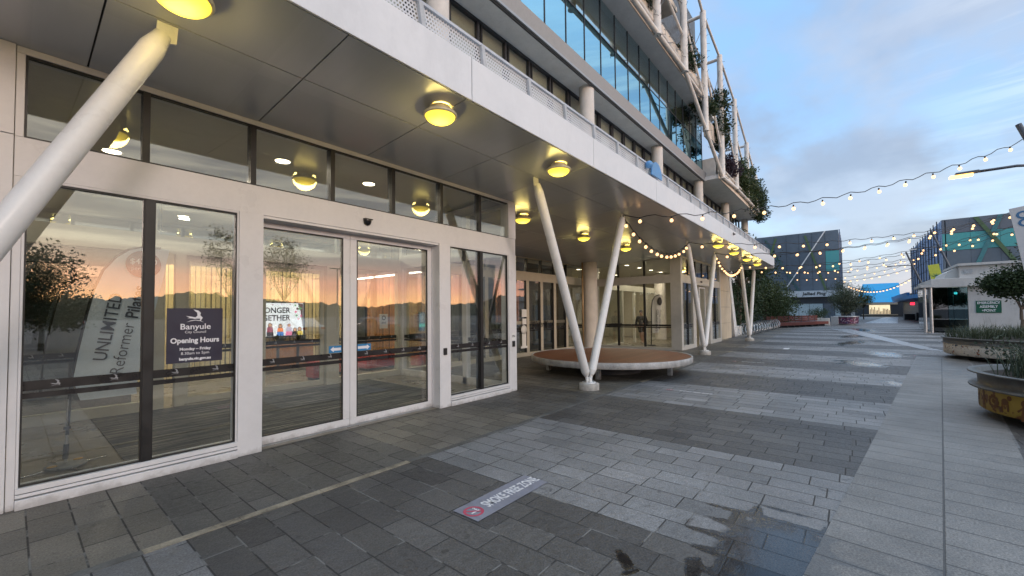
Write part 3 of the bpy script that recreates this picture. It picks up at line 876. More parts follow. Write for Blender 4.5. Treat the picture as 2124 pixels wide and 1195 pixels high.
# planter box, plants, ottomans, small screens in the lobby
t = thing('planter_box', (5.2, 7.3, 0), 'orange timber planter box under the poster screen', 'planter')
mb = MB(); mb.box(4.5, 5.9, 7.1, 7.5, .15, .80); mb.build('box', pbr('orange_timber', (.45, .19, .06), .5, var=.2, vs=5), t)
mb = MB(); [mb.box(x, x + .08, 7.09, 7.095, .15, .80) for x in (4.85, 5.4)]; mb.build('strap', DARK, t)
LEAFD = pbr('indoor_leaf', (.015, .03, .012), .5)
for x in (5.0, 5.62):
    mb = MB()
    for i in range(60):
        a = rnd.random() * 6.28; e_ = .3 + rnd.random() * 1.1; L = .18 + rnd.random() * .16
        d_ = Vector((math.cos(a) * math.cos(e_), math.sin(a) * math.cos(e_) * .7, math.sin(e_))); mb.leaf(Vector((x, 7.3, .82)) + d_ * L * .5, d_.orthogonal(), d_, L, .035)
    tag(mb.build('potted_plant', LEAFD, origin=(x, 7.3, .8)), 'dark spiky plant in the orange planter, ' + ('left of the pair' if x < 5.3 else 'right of the pair'), 'plant', 'spiky plants in the planter box')
RED = pbr('red_vinyl', (.55, .03, .025), .45, var=.08, vs=3)
RED2 = pbr('orange_red_vinyl', (.65, .09, .03), .45, var=.08, vs=3)
for (x0, x1, y0, y1, h, mt, lb) in ((4.82, 5.32, 4.75, 5.2, .5, RED, 'red upholstered cube seat nearest the inner lobby door'), (5.7, 6.4, 5.4, 5.9, .45, RED2, 'orange red bench seat behind the sliding doors'), (6.6, 7.6, 5.3, 5.8, .45, RED, 'long red bench seat right of the orange red one'), (7.9, 8.9, 4.5, 5.0, .45, RED, 'red bench seat seen through the right door leaf')):
    t = thing('ottoman', ((x0 + x1) / 2, (y0 + y1) / 2, 0), lb, 'seat', 'red seats in the lobby')
    mb = MB(); mb.box(x0, x1, y0, y1, .07, h); mb.build('cushion', mt, t, bevel=.035, seg=3)
    mb = MB(); mb.box(x0 + .04, x1 - .04, y0 + .04, y1 - .04, .006, .069); mb.build('base', DARK, t)
mb = MB(); mb.box(8.99, 9.26, 5.96, 6.0, 1.05, 1.72, 0)
mb.box(9.0, 9.25, 5.955, 5.9595, 1.07, 1.70, 1); mb.box(9.0, 9.25, 5.952, 5.9548, 1.2, 1.32, 2)
for i in range(6): mb.box(9.03, 9.03 + .05 + rnd.random() * .12, 5.952, 5.9548, 1.4 + i * .045, 1.415 + i * .045, 3)
tag(mb.build('info_screen', [BLACK, emit('screen_blue', (.04, .12, .22), .8), emit('screen_teal', (.05, .5, .5), .9), emit('screen_text', (.5, .65, .75), .7)], origin=(9.1, 5.96, 1.05)), 'upright blue information screen seen through the right door leaf', 'screen')
mb = MB(); mb.box(6.20, 6.44, 4.008, 4.0115, 1.28, 1.66); mb.lathe([(.04, 0), (.06, 0), (.06, .002), (.04, .002)], (0, 0, 0), 16, 1)
n_ = 4 * 16; mb.v = mb.v[:-n_] + [(p[0] + 6.32, 4.0075 - p[2], p[1] + 1.56) for p in mb.v[-n_:]]
text_mb(mb, 'Please use\nother door', .032, (6.32, 4.006, 1.43), (1, 0, 0), (0, 0, 1), 1)
tag(mb.build('paper_notice', [PAPER, DARK], origin=(6.3, 4.01, 1.28)), 'white notice with a round symbol on the inner glass of the near entrance', 'notice')
# blue arrow stickers on the two sliding door leaves
ARW = pbr('blue_sticker', (.03, .22, .48), .5, var=.03)
for x0, x1, y, dr, lb in ((2.93, 3.13, .222, -1, 'blue arrow sticker on the left sliding door leaf, above the black band'), (3.36, 3.60, .222, 1, 'blue arrow sticker on the right sliding door leaf, above the black band')):
    mb = MB(); mb.box(x0, x1, y - .002, y, 1.10, 1.20); c = (x0 + x1) / 2; h = (x1 - x0) / 2 - .02; yq = y - .0025; zc = 1.15
    mb.face([(c + dr * a, yq, zc + e_) for a, e_ in ((h, 0), (h - .05, .04), (h - .05, .02), (-h, .02), (-h, -.02), (h - .05, -.02), (h - .05, -.04))], 1)
    tag(mb.build('arrow_sticker', [ARW, PRINT], origin=(c, y, 1.15)), lb, 'sticker', 'door arrow stickers')
# ------------------------------------------------------------------ feather flags
def cloth(name, pts2, y, mat, parent, wave=.03, nx=14, nz=26):
    """flag outline given as rows (z, xleft, xright), softly rippled, with thickness"""
    rows_ = pts2; mb = MB(); V = []
    for j in range(nz + 1):
        t = j / nz * (len(rows_) - 1); i = min(int(t), len(rows_) - 2); f = t - i
        z, a, b = [rows_[i][k] * (1 - f) + rows_[i + 1][k] * f for k in range(3)]
        for k in range(nx + 1):
            u = k / nx; x = a + (b - a) * u
            yy = y + wave * u * math.sin(z * 7 + u * 3) + wave * .35 * u * math.sin(z * 19 - u * 4) - .002
            V.append((x, yy, z - u * 0.0))
    n = len(V); V2 = [(p[0], p[1] + .004, p[2]) for p in V]; F = []
    w = nx + 1
    for j in range(nz):
        for k in range(nx):
            q = (j * w + k, j * w + k + 1, (j + 1) * w + k + 1, (j + 1) * w + k); F.append(q); F.append(tuple(reversed([i + n for i in q])))
    mb.raw(V + V2, F, 0, True)
    return mb.build(name, mat, parent)


FLAGM = pbr('pale_blue_flag_cloth', (.66, .76, .84), .7, var=.06, vs=4)
fl = thing('feather_flag', (.43, 1.1, 0), 'pale blue feather flag with black lettering standing inside the left window', 'flag')
rowsF = [(.72, .52, 1.0), (.78, .50, .99), (1.0, .458, 1.01), (1.24, .487, 1.05), (1.67, .556, 1.14), (1.97, .61, 1.19), (2.2, .686, 1.235), (2.36, .79, 1.26), (2.46, .90, 1.28), (2.505, 1.02, 1.29)]
cloth('cloth', rowsF, 1.1, FLAGM, fl, .022)
mb = MB(); pts = [(.425, 1.11, .36), (.44, 1.11, .8), (.455, 1.11, 1.0), (.487, 1.11, 1.24), (.556, 1.11, 1.67), (.61, 1.11, 1.97), (.686, 1.11, 2.2), (.79, 1.11, 2.36), (.90, 1.11, 2.46), (1.02, 1.11, 2.505), (1.2, 1.11, 2.515)]
mb.path(pts, .016, 8); mb.build('sleeve', BLK, fl)
mb = MB(); mb.tube((.418, 1.11, .06), (.43, 1.11, .75), .014, n=10); mb.build('pole', GALV, fl)
mb = MB(); mb.tube((.415, 1.11, .10), (.422, 1.11, .26), .024, n=12); mb.tube((.424, 1.11, .42), (.425, 1.11, .45), .03, n=12); mb.build('spindle', DARK, fl)
mb = MB(); mb.lathe([(.001, .05), (.10, .05), (.165, .04), (.17, .025), (.13, .008), (.001, .007)], (.42, 1.11, 0), 28); mb.build('water_base', pbr('grey_rubber', (.17, .18, .19), .6, var=.2, vs=20), fl)
mb = MB()
for a in (20, 105, 200, 285): mb.tube((.42, 1.11, .025), (.42 + .36 * math.cos(R(a)), 1.11 + .36 * math.sin(R(a)), .016), .009, n=8)
mb.build('cross_leg', STEEL, fl)
mb = MB()
for a in (40, 215):
    c = Vector((.42 + .13 * math.cos(R(a)), 1.11 + .13 * math.sin(R(a)), .056)); mb.path([c + Vector((.035 * math.cos(t * .63), .02 * math.sin(t * .63), 0)) for t in range(10)], .006, 6, closed=True)
mb.build('handle', pbr('yellow_plastic', (.55, .30, .03), .5), fl)
up_ = Vector((.17, 0, .985)); ri_ = Vector((.985, 0, -.17))
mb = MB(); text_mb(mb, 'UNLIMITED', .165, (.735, 1.062, 1.54), up_, -ri_, bold=.001, ext=.001, sx=.94)
text_mb(mb, 'Reformer ', .165, (.86, 1.05, 1.30), up_, -ri_, bold=-.001, ext=.001, sx=.94)
text_mb(mb, 'Pilates', .165, (.965, 1.045, 1.83), up_, -ri_, bold=.003, ext=.001, sx=.94)
mb.build('lettering', pbr('black_print', (.012, .012, .02), .6), fl)
mb = MB(); mb.lathe([(.0001, 0), (.165, 0), (.165, .002)], (0, 0, 0), 32); mb.v = [(p[0] + 1.03, 1.058 - p[2], p[1] + 2.29) for p in mb.v]
mb.build('price_disc', pbr('plum_print', (.16, .03, .05), .6), fl)
mb = MB(); text_mb(mb, '$43.90', .092, (1.03, 1.0545, 2.32), (1, 0, 0), (0, 0, 1), bold=.001, ext=.0006); text_mb(mb, 'per week', .06, (1.03, 1.0545, 2.235), (1, 0, 0), (0, 0, 1), ext=.0006)
mb.build('price_lettering', PRINT, fl)

f2 = thing('feather_flag', (19.9, 2.0, 0), 'white feather flag with a dark disc and slanted lettering inside the far entrance', 'flag')
cloth('cloth', [(.6, 20.08, 21.0), (1.2, 20.03, 21.15), (1.81, 20.04, 21.3), (2.2, 20.2, 21.45), (2.4, 20.55, 21.55), (2.5, 21.1, 21.62)], 2.0, pbr('white_flag_cloth', (.72, .70, .66), .7, var=.04), f2, .03)
mb = MB(); mb.path([(19.9, 2.01, 0.02), (19.95, 2.01, .6), (19.98, 2.01, 1.2), (20.0, 2.01, 1.81), (20.15, 2.01, 2.2), (20.5, 2.01, 2.42), (21.1, 2.01, 2.52)], .025, 8); mb.build('pole', BLK, f2)
mb = MB(); mb.lathe([(.0001, 0), (.26, 0), (.26, .002)], (0, 0, 0), 24); mb.v = [(p[0] * 1.1 + 20.98, 1.94 - p[2], p[1] * .8 + 2.18) for p in mb.v]
text_mb(mb, 'UNLIMITED', .36, (20.52, 1.93, 1.22), Vector((.2, 0, .98)), Vector((-.98, 0, .2)), ext=.001, sx=.6); text_mb(mb, 'Reformer Pilates', .30, (20.95, 1.93, 1.25), Vector((.2, 0, .98)), Vector((-.98, 0, .2)), ext=.001, sx=.5)
mb.build('lettering', pbr('black_print_flag', (.02, .02, .03), .6), f2)
mb = MB(); mb.lathe([(.001, .05), (.2, .045), (.21, .02), (.2, .007)], (19.9, 2.01, 0), 20); mb.build('base', DARK, f2)

# ------------------------------------------------------------------ person walking inside the far entrance
def skin_chain(name, joints, edges, mat, parent, sub=2, flat_=(1, 1)):
    me = bpy.data.meshes.new(name)
    o0 = ORG[parent.name]
    me.from_pydata([Vector(j[0]) - o0 for j in joints], edges, [])
    o = bpy.data.objects.new(name, me); COL.objects.link(o)
    sk = o.modifiers.new('skin', 'SKIN'); sk.use_smooth_shade = True
    layer = me.skin_vertices[0].data
    for i, j in enumerate(joints):
        r_ = j[1]; layer[i].radius = (r_, r_) if not isinstance(r_, tuple) else r_
    layer[0].use_root = True
    ss = o.modifiers.new('sub', 'SUBSURF'); ss.levels = sub; ss.render_levels = sub
    dg = bpy.context.evaluated_depsgraph_get(); ev = o.evaluated_get(dg)
    m2 = bpy.data.meshes.new_from_object(ev); bpy.data.objects.remove(o); bpy.data.meshes.remove(me)
    m2.name = name; m2.materials.clear(); m2.materials.append(mat)
    for p in m2.polygons: p.use_smooth = True
    o = link(bpy.data.objects.new(name, m2)); o.parent = parent; ORG[o.name] = o0
    return o


SKIN = pbr('skin', (.45, .27, .19), .5, var=.05)
pp = thing('person', (20.95, 2.9, .006), 'person in dark jacket and dark shorts walking inside the far entrance', 'person')
bx, by = 20.95, 2.9
# faces -X (towards the left of the picture), mid stride; body axes: forward -X
J = lambda f, s_, z: (bx - f, by + s_, z)
body = [(J(0, 0, .93), (.15, .12)), (J(.0, 0, 1.12), (.155, .12)), (J(.01, 0, 1.34), (.17, .125)), (J(.02, 0, 1.44), (.10, .085)), (J(.045, 0, 1.50), .055), (J(.06, 0, 1.57), (.08, .075)), (J(.065, 0, 1.66), (.085, .08)), (J(.06, 0, 1.72), .05),
        (J(.0, -.09, .86), .10), (J(.10, -.10, .50), .062), (J(.06, -.10, .30), .058), (J(.06, -.10, .10), .04), (J(.14, -.10, .035), .035), (J(.22, -.10, .025), .025),
        (J(.0, .09, .86), .10), (J(-.06, .10, .50), .062), (J(-.17, .10, .32), .058), (J(-.28, .10, .15), .04), (J(-.22, .10, .06), .035), (J(-.16, .10, .03), .025),
        (J(.01, -.20, 1.38), .065), (J(-.06, -.25, 1.12), .05), (J(.06, -.25, .90), .04), (J(.01, .20, 1.38), .065), (J(.06, .25, 1.12), .05), (J(.20, .23, .93), .04)]
ed = [(0, 1), (1, 2), (2, 3), (3, 4), (4, 5), (5, 6), (6, 7), (0, 8), (8, 9), (9, 10), (10, 11), (11, 12), (12, 13), (0, 14), (14, 15), (15, 16), (16, 17), (17, 18), (18, 19), (2, 20), (20, 21), (21, 22), (2, 23), (23, 24), (24, 25)]
skin_chain('body', body, ed, SKIN, pp)
JK = pbr('black_jacket', (.015, .016, .02), .8)
jk = [(J(0, 0, .88), (.175, .145)), (J(0, 0, 1.12), (.185, .145)), (J(.01, 0, 1.34), (.20, .15)), (J(.02, 0, 1.45), (.13, .11)), (J(.01, -.21, 1.38), .085), (J(-.06, -.26, 1.12), .068), (J(.05, -.26, .93), .056), (J(.01, .21, 1.38), .085), (J(.06, .26, 1.12), .068), (J(.18, .235, .96), .056)]
skin_chain('jacket', jk, [(0, 1), (1, 2), (2, 3), (2, 4), (4, 5), (5, 6), (2, 7), (7, 8), (8, 9)], JK, pp)
sh = [(J(0, 0, .94), (.165, .135)), (J(.0, -.09, .84), .12), (J(.07, -.10, .56), .10), (J(.0, .09, .84), .12), (J(-.05, .10, .56), .10)]
skin_chain('shorts', sh, [(0, 1), (1, 2), (0, 3), (3, 4)], JK, pp)
mb = MB(); mb.ball(J(.045, 0, 1.665), .098, 14, 9, 0, 1.08); mb.v = [p for p in mb.v]
hair = mb.build('hair', pbr('dark_hair', (.02, .014, .01), .6), pp)
mb = MB()
for s_ in (-1, 1):
    mb.ball(J(.135, s_ * .033, 1.645), .014, 8, 6, 0); mb.ball(J(.06, s_ * .085, 1.63), .022, 8, 6, 1)
mb.prism([J(.14, -.012, 1.635), J(.14, .012, 1.635), J(.165, 0, 1.60)], (0, 0, -.012), 1); mb.obox(J(.138, 0, 1.575), (.006, 0, 0), (0, .025, 0), (0, 0, .006), 2)
mb.build('face', [DARK, SKIN, pbr('lips', (.3, .11, .09), .5)], pp)
mb = MB()
for hx, hs in ((.06, -.25), (.21, .232)):
    c = Vector(J(hx + .01, hs, .865 if hs < 0 else .90)); mb.obox(c, (.035, 0, 0), (0, .014, 0), (0, 0, .045))
    for k in range(4): mb.tube(c + Vector((-.028 + k * .018, 0, -.04)), c + Vector((-.038 + k * .016, .012, -.105 + abs(k - 1.4) * .012)), .0085, .006, 6)
    mb.tube(c + Vector((-.035, 0, .01)), c + Vector((-.062, .012, -.035)), .010, .007, 6)
mb.build('hand', SKIN, pp)
mb = MB()
for f0_, s0, z0_, p_ in ((.15, -.10, .04, 0), (-.20, .10, .055, 1)):
    c = Vector(J(f0_, s0, z0_)); mb.lathe([(.001, -.04), (.05, -.04), (.055, -.01), (.04, .02), (.001, .035)], (0, 0, 0), 12); n_ = 5 * 12
    mb.v = mb.v[:-n_] + [(c.x + q[0] * 2.5, c.y + q[1], c.z + q[2]) for q in mb.v[-n_:]]
mb.build('shoe', pbr('pale_shoe', (.35, .3, .26), .6), pp)

# ------------------------------------------------------------------ canopy lights
YEL = emit('yellow_lamp_glass', (1.0, .72, .07), 2.3)
_nt = YEL.node_tree; _s = _nt.nodes.new('ShaderNodeSeparateXYZ'); _nt.links.new(coords(_nt), _s.inputs[0])
_r = (E(_nt, _s.outputs[0]).pow(2.0) + E(_nt, _s.outputs[1]).pow(2.0)).pow(.5)
_nt.links.new((_r.ss(.03, .185, 3.6, 1.05) * (noise_e(_nt, coords(_nt), 9, 3) * .5 + .75)).k, _nt.nodes['Principled BSDF'].inputs['Emission Strength'])
BRASS = pbr('yellowed_lamp_ring', (.80, .74, .52), .35, .1)
lb_ = ['yellow canopy light at the top edge of the picture above the nearest strut', 'yellow canopy light above the sliding doors', 'yellow canopy light beside the top of the nearest full V column', 'yellow canopy light right beside the corner post of the near entrance', 'middle yellow light of the three above the recess', 'yellow recess light nearest the far entrance', 'front row yellow light by the tops of the middle V column', 'front row yellow light just beyond the middle V column', 'front row yellow light before the last V column', 'last yellow light at the far canopy end']
lpos = [(.79, -1.75), (3.30, -1.79), (5.89, -1.82), (7.86, .50), (11.02, .62), (13.9, .56), (16.55, -1.85), (19.1, -1.87), (21.9, -1.85), (24.6, -1.85)]
proto = None
for i, (x, y) in enumerate(lpos):
    z = sz(y)
    if proto is None:
        proto = thing('ceiling_light', (x, y, z), lb_[0], 'ceiling light', 'round yellow lights under the canopy')
        mb = MB(); mb.lathe([(.13, .0), (.13, -.06), (.185, -.065), (.185, -.08)], (x, y, z), 36); mb.build('base', BRASS, proto)
        mb = MB(); mb.lathe([(.178, -.079), (.203, -.081), (.206, -.105), (.19, -.117), (.18, -.109)], (x, y, z), 40); mb.build('rim', BRASS, proto)
        mb = MB(); mb.lathe([(.182, -.103)] + [(.182 * math.cos(t * math.pi / 20), -.105 - .092 * math.sin(t * math.pi / 20)) for t in range(1, 10)] + [(.001, -.197)], (x, y, z), 40); mb.build('diffuser', YEL, proto)
    else: dup(proto, (x, y, z), lb_[i])
    l = bpy.data.lights.new('lamp_glow', 'POINT'); l.energy = 20.0; l.color = (1.0, .76, .22); l.shadow_soft_size = .19
    lo = link(bpy.data.objects.new('lamp_glow', l)); lo.location = (x, y, z - .105)
# lobby downlights and linear lights
DLM = emit('warm_white_lamp', (1.0, .86, .62), 9.0)
dl = None
dpos = [(2.66, 1.17, 4.05), (4.15, 1.18, 4.05), (.9, 2.6, 4.05), (2.6, 6.7, 4.05), (4.6, 6.0, 4.05), (6.2, 6.4, 4.05), (9.5, 6.5, 4.0), (19.2, 2.88, 3.94), (20.75, 2.88, 3.94), (22.4, 2.9, 3.94), (23.9, 2.9, 3.94), (19.2, 5.6, 3.94), (21.4, 5.6, 3.94), (23.8, 5.6, 3.94)]
dlab = ['round white downlight above the left sliding door leaf', 'round white downlight above the right sliding door leaf', 'white downlight above the mat behind the left shop window', 'white lobby downlight behind the right pane of the left shop window', 'white lobby downlight in front of the slatted wall', 'white lobby downlight near the right end of the slatted wall', 'white lobby downlight behind the left of the recessed glass', 'first of the four downlights in a row above the far entrance', 'second of the four downlights in a row above the far entrance', 'third of the four downlights in a row above the far entrance', 'last of the four downlights in a row above the far entrance', 'downlight deep behind the far entrance on its left', 'downlight deep behind the far entrance in the middle', 'downlight deep behind the far entrance on its right']
for i, (x, y, z) in enumerate(dpos):
    if dl is None:
        dl = thing('downlight', (x, y, z), dlab[0], 'downlight', 'white downlights in the lobby ceiling')
        mb = MB(); mb.lathe([(.10, 0), (.125, -.012), (.125, 0)], (x, y, z), 28); mb.build('rim', PAPER, dl)
        mb = MB(); mb.lathe([(.001, -.008), (.10, -.006)], (x, y, z), 28); mb.build('lens', DLM, dl)
    else: dup(dl, (x, y, z), dlab[i])
    l = bpy.data.lights.new('downlight_beam', 'AREA'); l.shape = 'DISK'; l.size = .22; l.energy = (58 if x < 18 else 26) if y > 3 else (11 if x < 18 else 16); l.color = (1.0, .87, .66)
    lo = link(bpy.data.objects.new('downlight_beam', l)); lo.location = (x, y, z - .03)
LIN = emit('white_strip_lamp', (1.0, .95, .82), 5.0)
lin = None
for i, (y0, lb) in enumerate(((4.4, 'nearest white strip light over the red seats'), (5.7, 'second white strip light over the red seats'), (7.0, 'farthest white strip light over the red seats'))):
    if lin is None:
        lin = thing('strip_light', (7.85, y0, 2.92), lb, 'strip light', 'white strip lights in the lobby')
        mb = MB(); mb.box(7.81, 7.89, y0, y0 + 1.1, 2.9, 2.94); mb.build('tube', LIN, lin)
        mb = MB(); mb.tube((7.85, y0 + .2, 2.94), (7.85, y0 + .2, 4.03), .005, n=6); mb.tube((7.85, y0 + .9, 2.94), (7.85, y0 + .9, 4.03), .005, n=6); mb.build('hanger', DARK, lin)
    else: dup(lin, (7.85, y0, 2.92), lb)
t = dup(lin, (2.0, 5.4, 3.3), 'white strip light seen through the right pane of the left shop window')

# ------------------------------------------------------------------ V columns
vlab = ['nearest V column, only one white strut in view at the left edge', 'white V column in front of the round timber bench', 'white V column in front of the far entrance', 'farthest white V column by the bicycle hoops']
vc = None; YV = -1.19
for i, X_ in enumerate((-1.05, 7.95, 16.95, 25.95)):
    if vc is None:
        vc = thing('v_column', (X_, YV, 0), vlab[0], 'column', 'white V columns along the canopy')
        mb = MB(); mb.lathe([(.001, .135), (.20, .135), (.215, .12), (.215, 0)], (X_, YV, 0), 40); mb.build('plinth', CONC, vc)
        mb = MB(); mb.lathe([(.001, .158), (.145, .158), (.145, .1352)], (X_, YV, 0), 32); mb.build('base_plate', COLW, vc)
        mb = MB()
        for s_ in (-1, 1): mb.prism([(X_ + s_ * .005, YV - .012, .158), (X_ + s_ * .105, YV - .012, .158), (X_ + s_ * .185, YV - .012, .40), (X_ + s_ * .10, YV - .012, .40)], (0, .024, 0))
        mb.box(X_ - .05, X_ + .05, YV - .05, YV + .05, .158, .25)
        mb.build('foot_gusset', COLW, vc)
        mb = MB()
        for a in range(6): mb.tube((X_ + .115 * math.cos(a * 1.047 + .5), YV + .115 * math.sin(a * 1.047 + .5), .158), (X_ + .115 * math.cos(a * 1.047 + .5), YV + .115 * math.sin(a * 1.047 + .5), .18), .012, n=6)
        mb.build('anchor_bolt', GALV, vc)
        for s_ in (-1, 1):
            mb = MB(); p0 = Vector((X_ + s_ * .105, YV, .30)); p1 = Vector((X_ + s_ * 1.83, YV, 4.02)); d_ = (p1 - p0).normalized()
            mb.tube(p0, p0 + d_ * .10, .05, .088, 24); mb.tube(p0 + d_ * .10, p1 - d_ * .16, .088, .088, 28); mb.tube(p1 - d_ * .16, p1, .088, .06, 24)
            mb.build('strut', COLW, vc)
            mb = MB(); mb.prism([(X_ + s_ * 1.78, YV - .012, 3.93), (X_ + s_ * 1.92, YV - .012, 3.98), (X_ + s_ * 1.93, YV - .012, 4.126), (X_ + s_ * 1.79, YV - .012, 4.126)], (0, .024, 0)); mb.build('top_plate', COLW, vc)
    else: dup(vc, (X_, YV, 0), vlab[i])

# ------------------------------------------------------------------ round bench
BC = (10.9, -.2)
bn = thing('round_bench', (BC[0], BC[1], 0), 'large round timber platform bench with a pale rim under the canopy', 'bench')


def deck_mat():
    m, nt, b = new_mat('jarrah_deck')
    v = coords(nt); s = nt.nodes.new('ShaderNodeSeparateXYZ'); nt.links.new(v, s.inputs[0])
    x, y = E(nt, s.outputs[0]), E(nt, s.outputs[1])
    u = y / .14; f = u.fract(); h = white(nt, u.floor(), u.floor() * 0, u.floor() * 0)
    mp = nt.nodes.new('ShaderNodeMapping'); mp.inputs['Scale'].default_value = (1.2, 14, 14); nt.links.new(v, mp.inputs[0])
    n = noise_e(nt, mp.outputs[0], 2, 5, .6)
    k = scol(nt, (.21, .070, .028), (h * .3 + .8) * (n * .7 + .65)); gp = f.lt(.05)
    k = mixc(nt, gp * .9, k, (.02, .01, .006)); nt.links.new(k, b.inputs['Base Color']); nt.links.new((n * .2 + .38).k, b.inputs['Roughness'])
    bump(nt, b, gp * -1.0 + n * .2, .4, .006)
    return m


mb = MB(); mb.lathe([(.001, .448), (2.155, .448), (2.155, .38)], (BC[0], BC[1], 0), 96, smooth=False); mb.build('deck', deck_mat(), bn)
mb = MB(); mb.lathe([(2.158, .30), (2.158, .455), (2.17, .46), (2.20, .46), (2.205, .455), (2.205, .318), (2.19, .30), (2.158, .30)], (BC[0], BC[1], 0), 96); 
mb.build('rim', pbr('weathered_pale_rim', (.40, .39, .375), .5, var=.25, vs=5, dirt=.7), bn)
for i in range(5):
    a = i * math.pi * .4 + 3.45; cx_, cy_ = BC[0] + 1.72 * math.cos(a), BC[1] + 1.72 * math.sin(a)
    mb = MB(); mb.box(cx_ - .05, cx_ + .05, cy_ - .05, cy_ + .05, 0, .3); mb.build('leg', GALV, bn)
mb = MB(); mb.lathe([(2.15, .302), (.9, .302), (.9, 0)], (BC[0], BC[1], 0), 48); mb.build('underframe', DARK, bn)
# downpipe and round column of the building beside the bench come with the building

# ------------------------------------------------------------------ ground stickers
STK = pbr('grey_floor_sticker', (.20, .20, .235), .55, var=.08, vs=12, dirt=.3); STKW = pbr('sticker_white', (.62, .60, .60), .55, var=.1, vs=30); STKR = pbr('sticker_red', (.42, .05, .09), .55)


def sticker(o, right, up, L, Wd, label, base=True, fade=False):
    t = thing('floor_sticker', (*o, 0), label, 'floor sticker', 'no smoking stickers on the paving')
    r = Vector(right); u = Vector(up); c = Vector((*o, .0062))
    if base:
        mb = MB(); mb.obox(c - Vector((0, 0, .0006)), r * L / 2, u * Wd / 2, (0, 0, .0006)); mb.build('backing', STK, t)
    mb = MB(); text_mb(mb, 'SMOKE FREE ZONE', Wd * .56, c + r * L * .12 + Vector((0, 0, .0012)), r, u, 0, bold=Wd * .012, ext=.0004, sx=.53 if base else .66)
    mb.build('lettering', STKW, t)
    mb = MB(); q = c - r * L * .40 + Vector((0, 0, .001)); R0 = Wd * .30
    N = 28
    ring = lambda rad: [q + r * (rad * math.cos(2 * math.pi * k / N)) + u * (rad * math.sin(2 * math.pi * k / N)) for k in range(N)]
    a, b_ = ring(R0), ring(R0 * .76); mb.raw(a + b_, [(k, (k + 1) % N, N + (k + 1) % N, N + k) for k in range(N)], 0)
    d_ = (r - u).normalized(); e_ = (r + u).normalized(); h = Vector((0, 0, .0008))
    mb.face([q + h + d_ * R0 * .8 + e_ * R0 * .1, q + h - d_ * R0 * .8 + e_ * R0 * .1, q + h - d_ * R0 * .8 - e_ * R0 * .1, q + h + d_ * R0 * .8 - e_ * R0 * .1], 0)
    h = h * .5
    mb.face([q + h + r * R0 * .55 + u * R0 * -.08, q + h - r * R0 * .45 + u * R0 * -.08, q + h - r * R0 * .45 + u * R0 * -.28, q + h + r * R0 * .55 - u * R0 * .28], 1)
    mb.path([q + h + r * R0 * .42, q + h + r * R0 * .3 + u * R0 * .18, q + h + r * R0 * .45 + u * R0 * .3, q + h + r * R0 * .3 + u * R0 * .48], .006, 4, 1)
    mb.build('no_smoking_symbol', [STKR, STKW], t)


sticker((2.868, -3.135), (1, 0, 0), (0, 1, 0), .97, .29, 'nearest grey no smoking floor sticker with large lettering')
sticker((8.86, -2.99), (0, -1, 0), (1, 0, 0), 1.0, .2, 'no smoking floor lettering on the second light paving band', False)
sticker((15.1, -2.98), (0, -1, 0), (1, 0, 0), 1.0, .2, 'worn no smoking floor lettering beyond the round bench', False)
mb = MB(); mb.obox((21.3, -3.36, .0055), (.35, 0, 0), (0, .1, 0), (0, 0, .0006)); tag(mb.build('floor_sticker', STKW, origin=(21.3, -3.36, 0)), 'small blank white sticker far out on the paving', 'floor sticker')

# ------------------------------------------------------------------ festoon lights
BULB = emit('festoon_bulb', (1.0, .57, .26), 1.75)
CABLE = pbr('black_cable', (.012, .012, .014), .6)


def festoon(a, b, sag, n, label, wig=.03, r=.011, br=.043, skip=0, end=0, step_dz=0.0):
    a = Vector(a); b = Vector(b)
    t = thing('festoon_light', a, label, 'string light', 'festoon strings over the plaza')
    if br == .043 and (b - a).length > 15: br = .046
    P = lambda u: a + (b - a) * u - Vector((0, 0, 4 * sag * u * (1 - u)))
    N = max(24, n * 4); pts = []
    for i in range(N + 1):
        u = i / N; p = P(u); pts.append(p + Vector((0, 0, wig * math.cos(u * (n + 1) * 2 * math.pi))))
    mb = MB(); mb.path(pts, r, 5); mb.build('cable', CABLE, t)
    for i in range(n):
        u = (i + .5) / n if not skip else (i + skip) / (n + skip + end); q = P(u) - Vector((0, 0, wig * .6))
        sw = Vector((rnd.uniform(-.02, .02), rnd.uniform(-.02, .02), 0))
        mb = MB(); mb.tube(q, q + sw * .5 - Vector((0, 0, .065)), .018, n=8, m=1)
        mb.lathe([(.014, -.055), (br * .7, -.07), (br, -.095), (br * .95, -.12), (br * .6, -.142), (.001, -.15)], q + sw * .8, 10, 0)
        o = mb.build('bulb', [BULB, CABLE], t)
    return t


TOPL = [(9.75, -1.22, 4.05), (15.12, -1.22, 4.05), (18.78, -1.22, 4.05), (24.12, -1.22, 4.05), (27.78, -1.22, 4.05)]
festoon(TOPL[0], (18.4, -9.5, 6.45), .55, 14, 'nearest festoon string rising from the bench V column to the right edge', .04)
festoon(TOPL[0], TOPL[1], .62, 13, 'festoon garland swagged from the bench V column to the middle V column', .02)
festoon(TOPL[2], TOPL[3], .62, 16, 'festoon garland swagged from the middle V column to the far V column', .02)
RP = 31.35
festoon(TOPL[1], (RP, -14, 6.92), .75, 19, 'festoon string from the middle V column, uppermost across the gap', .03)
festoon(TOPL[2], (RP, -14, 7.22), .85, 17, 'festoon string from the right leg of the middle V column', .03)
festoon(TOPL[2], (RP + .1, -13.95, 7.0), .80, 17, 'festoon string doubled close below the one from the middle V column', .03)
festoon(TOPL[3], (RP, -14, 6.6), 1.0, 19, 'festoon string from the far V column across the plaza', .03)
festoon(TOPL[4], (RP, -14, 6.3), .95, 19, 'festoon string from the canopy end across the plaza', .03)
festoon((28.05, -2.15, 4.2), (RP, -14, 6.4), .6, 14, 'festoon string from the far corner of the fascia', .03)
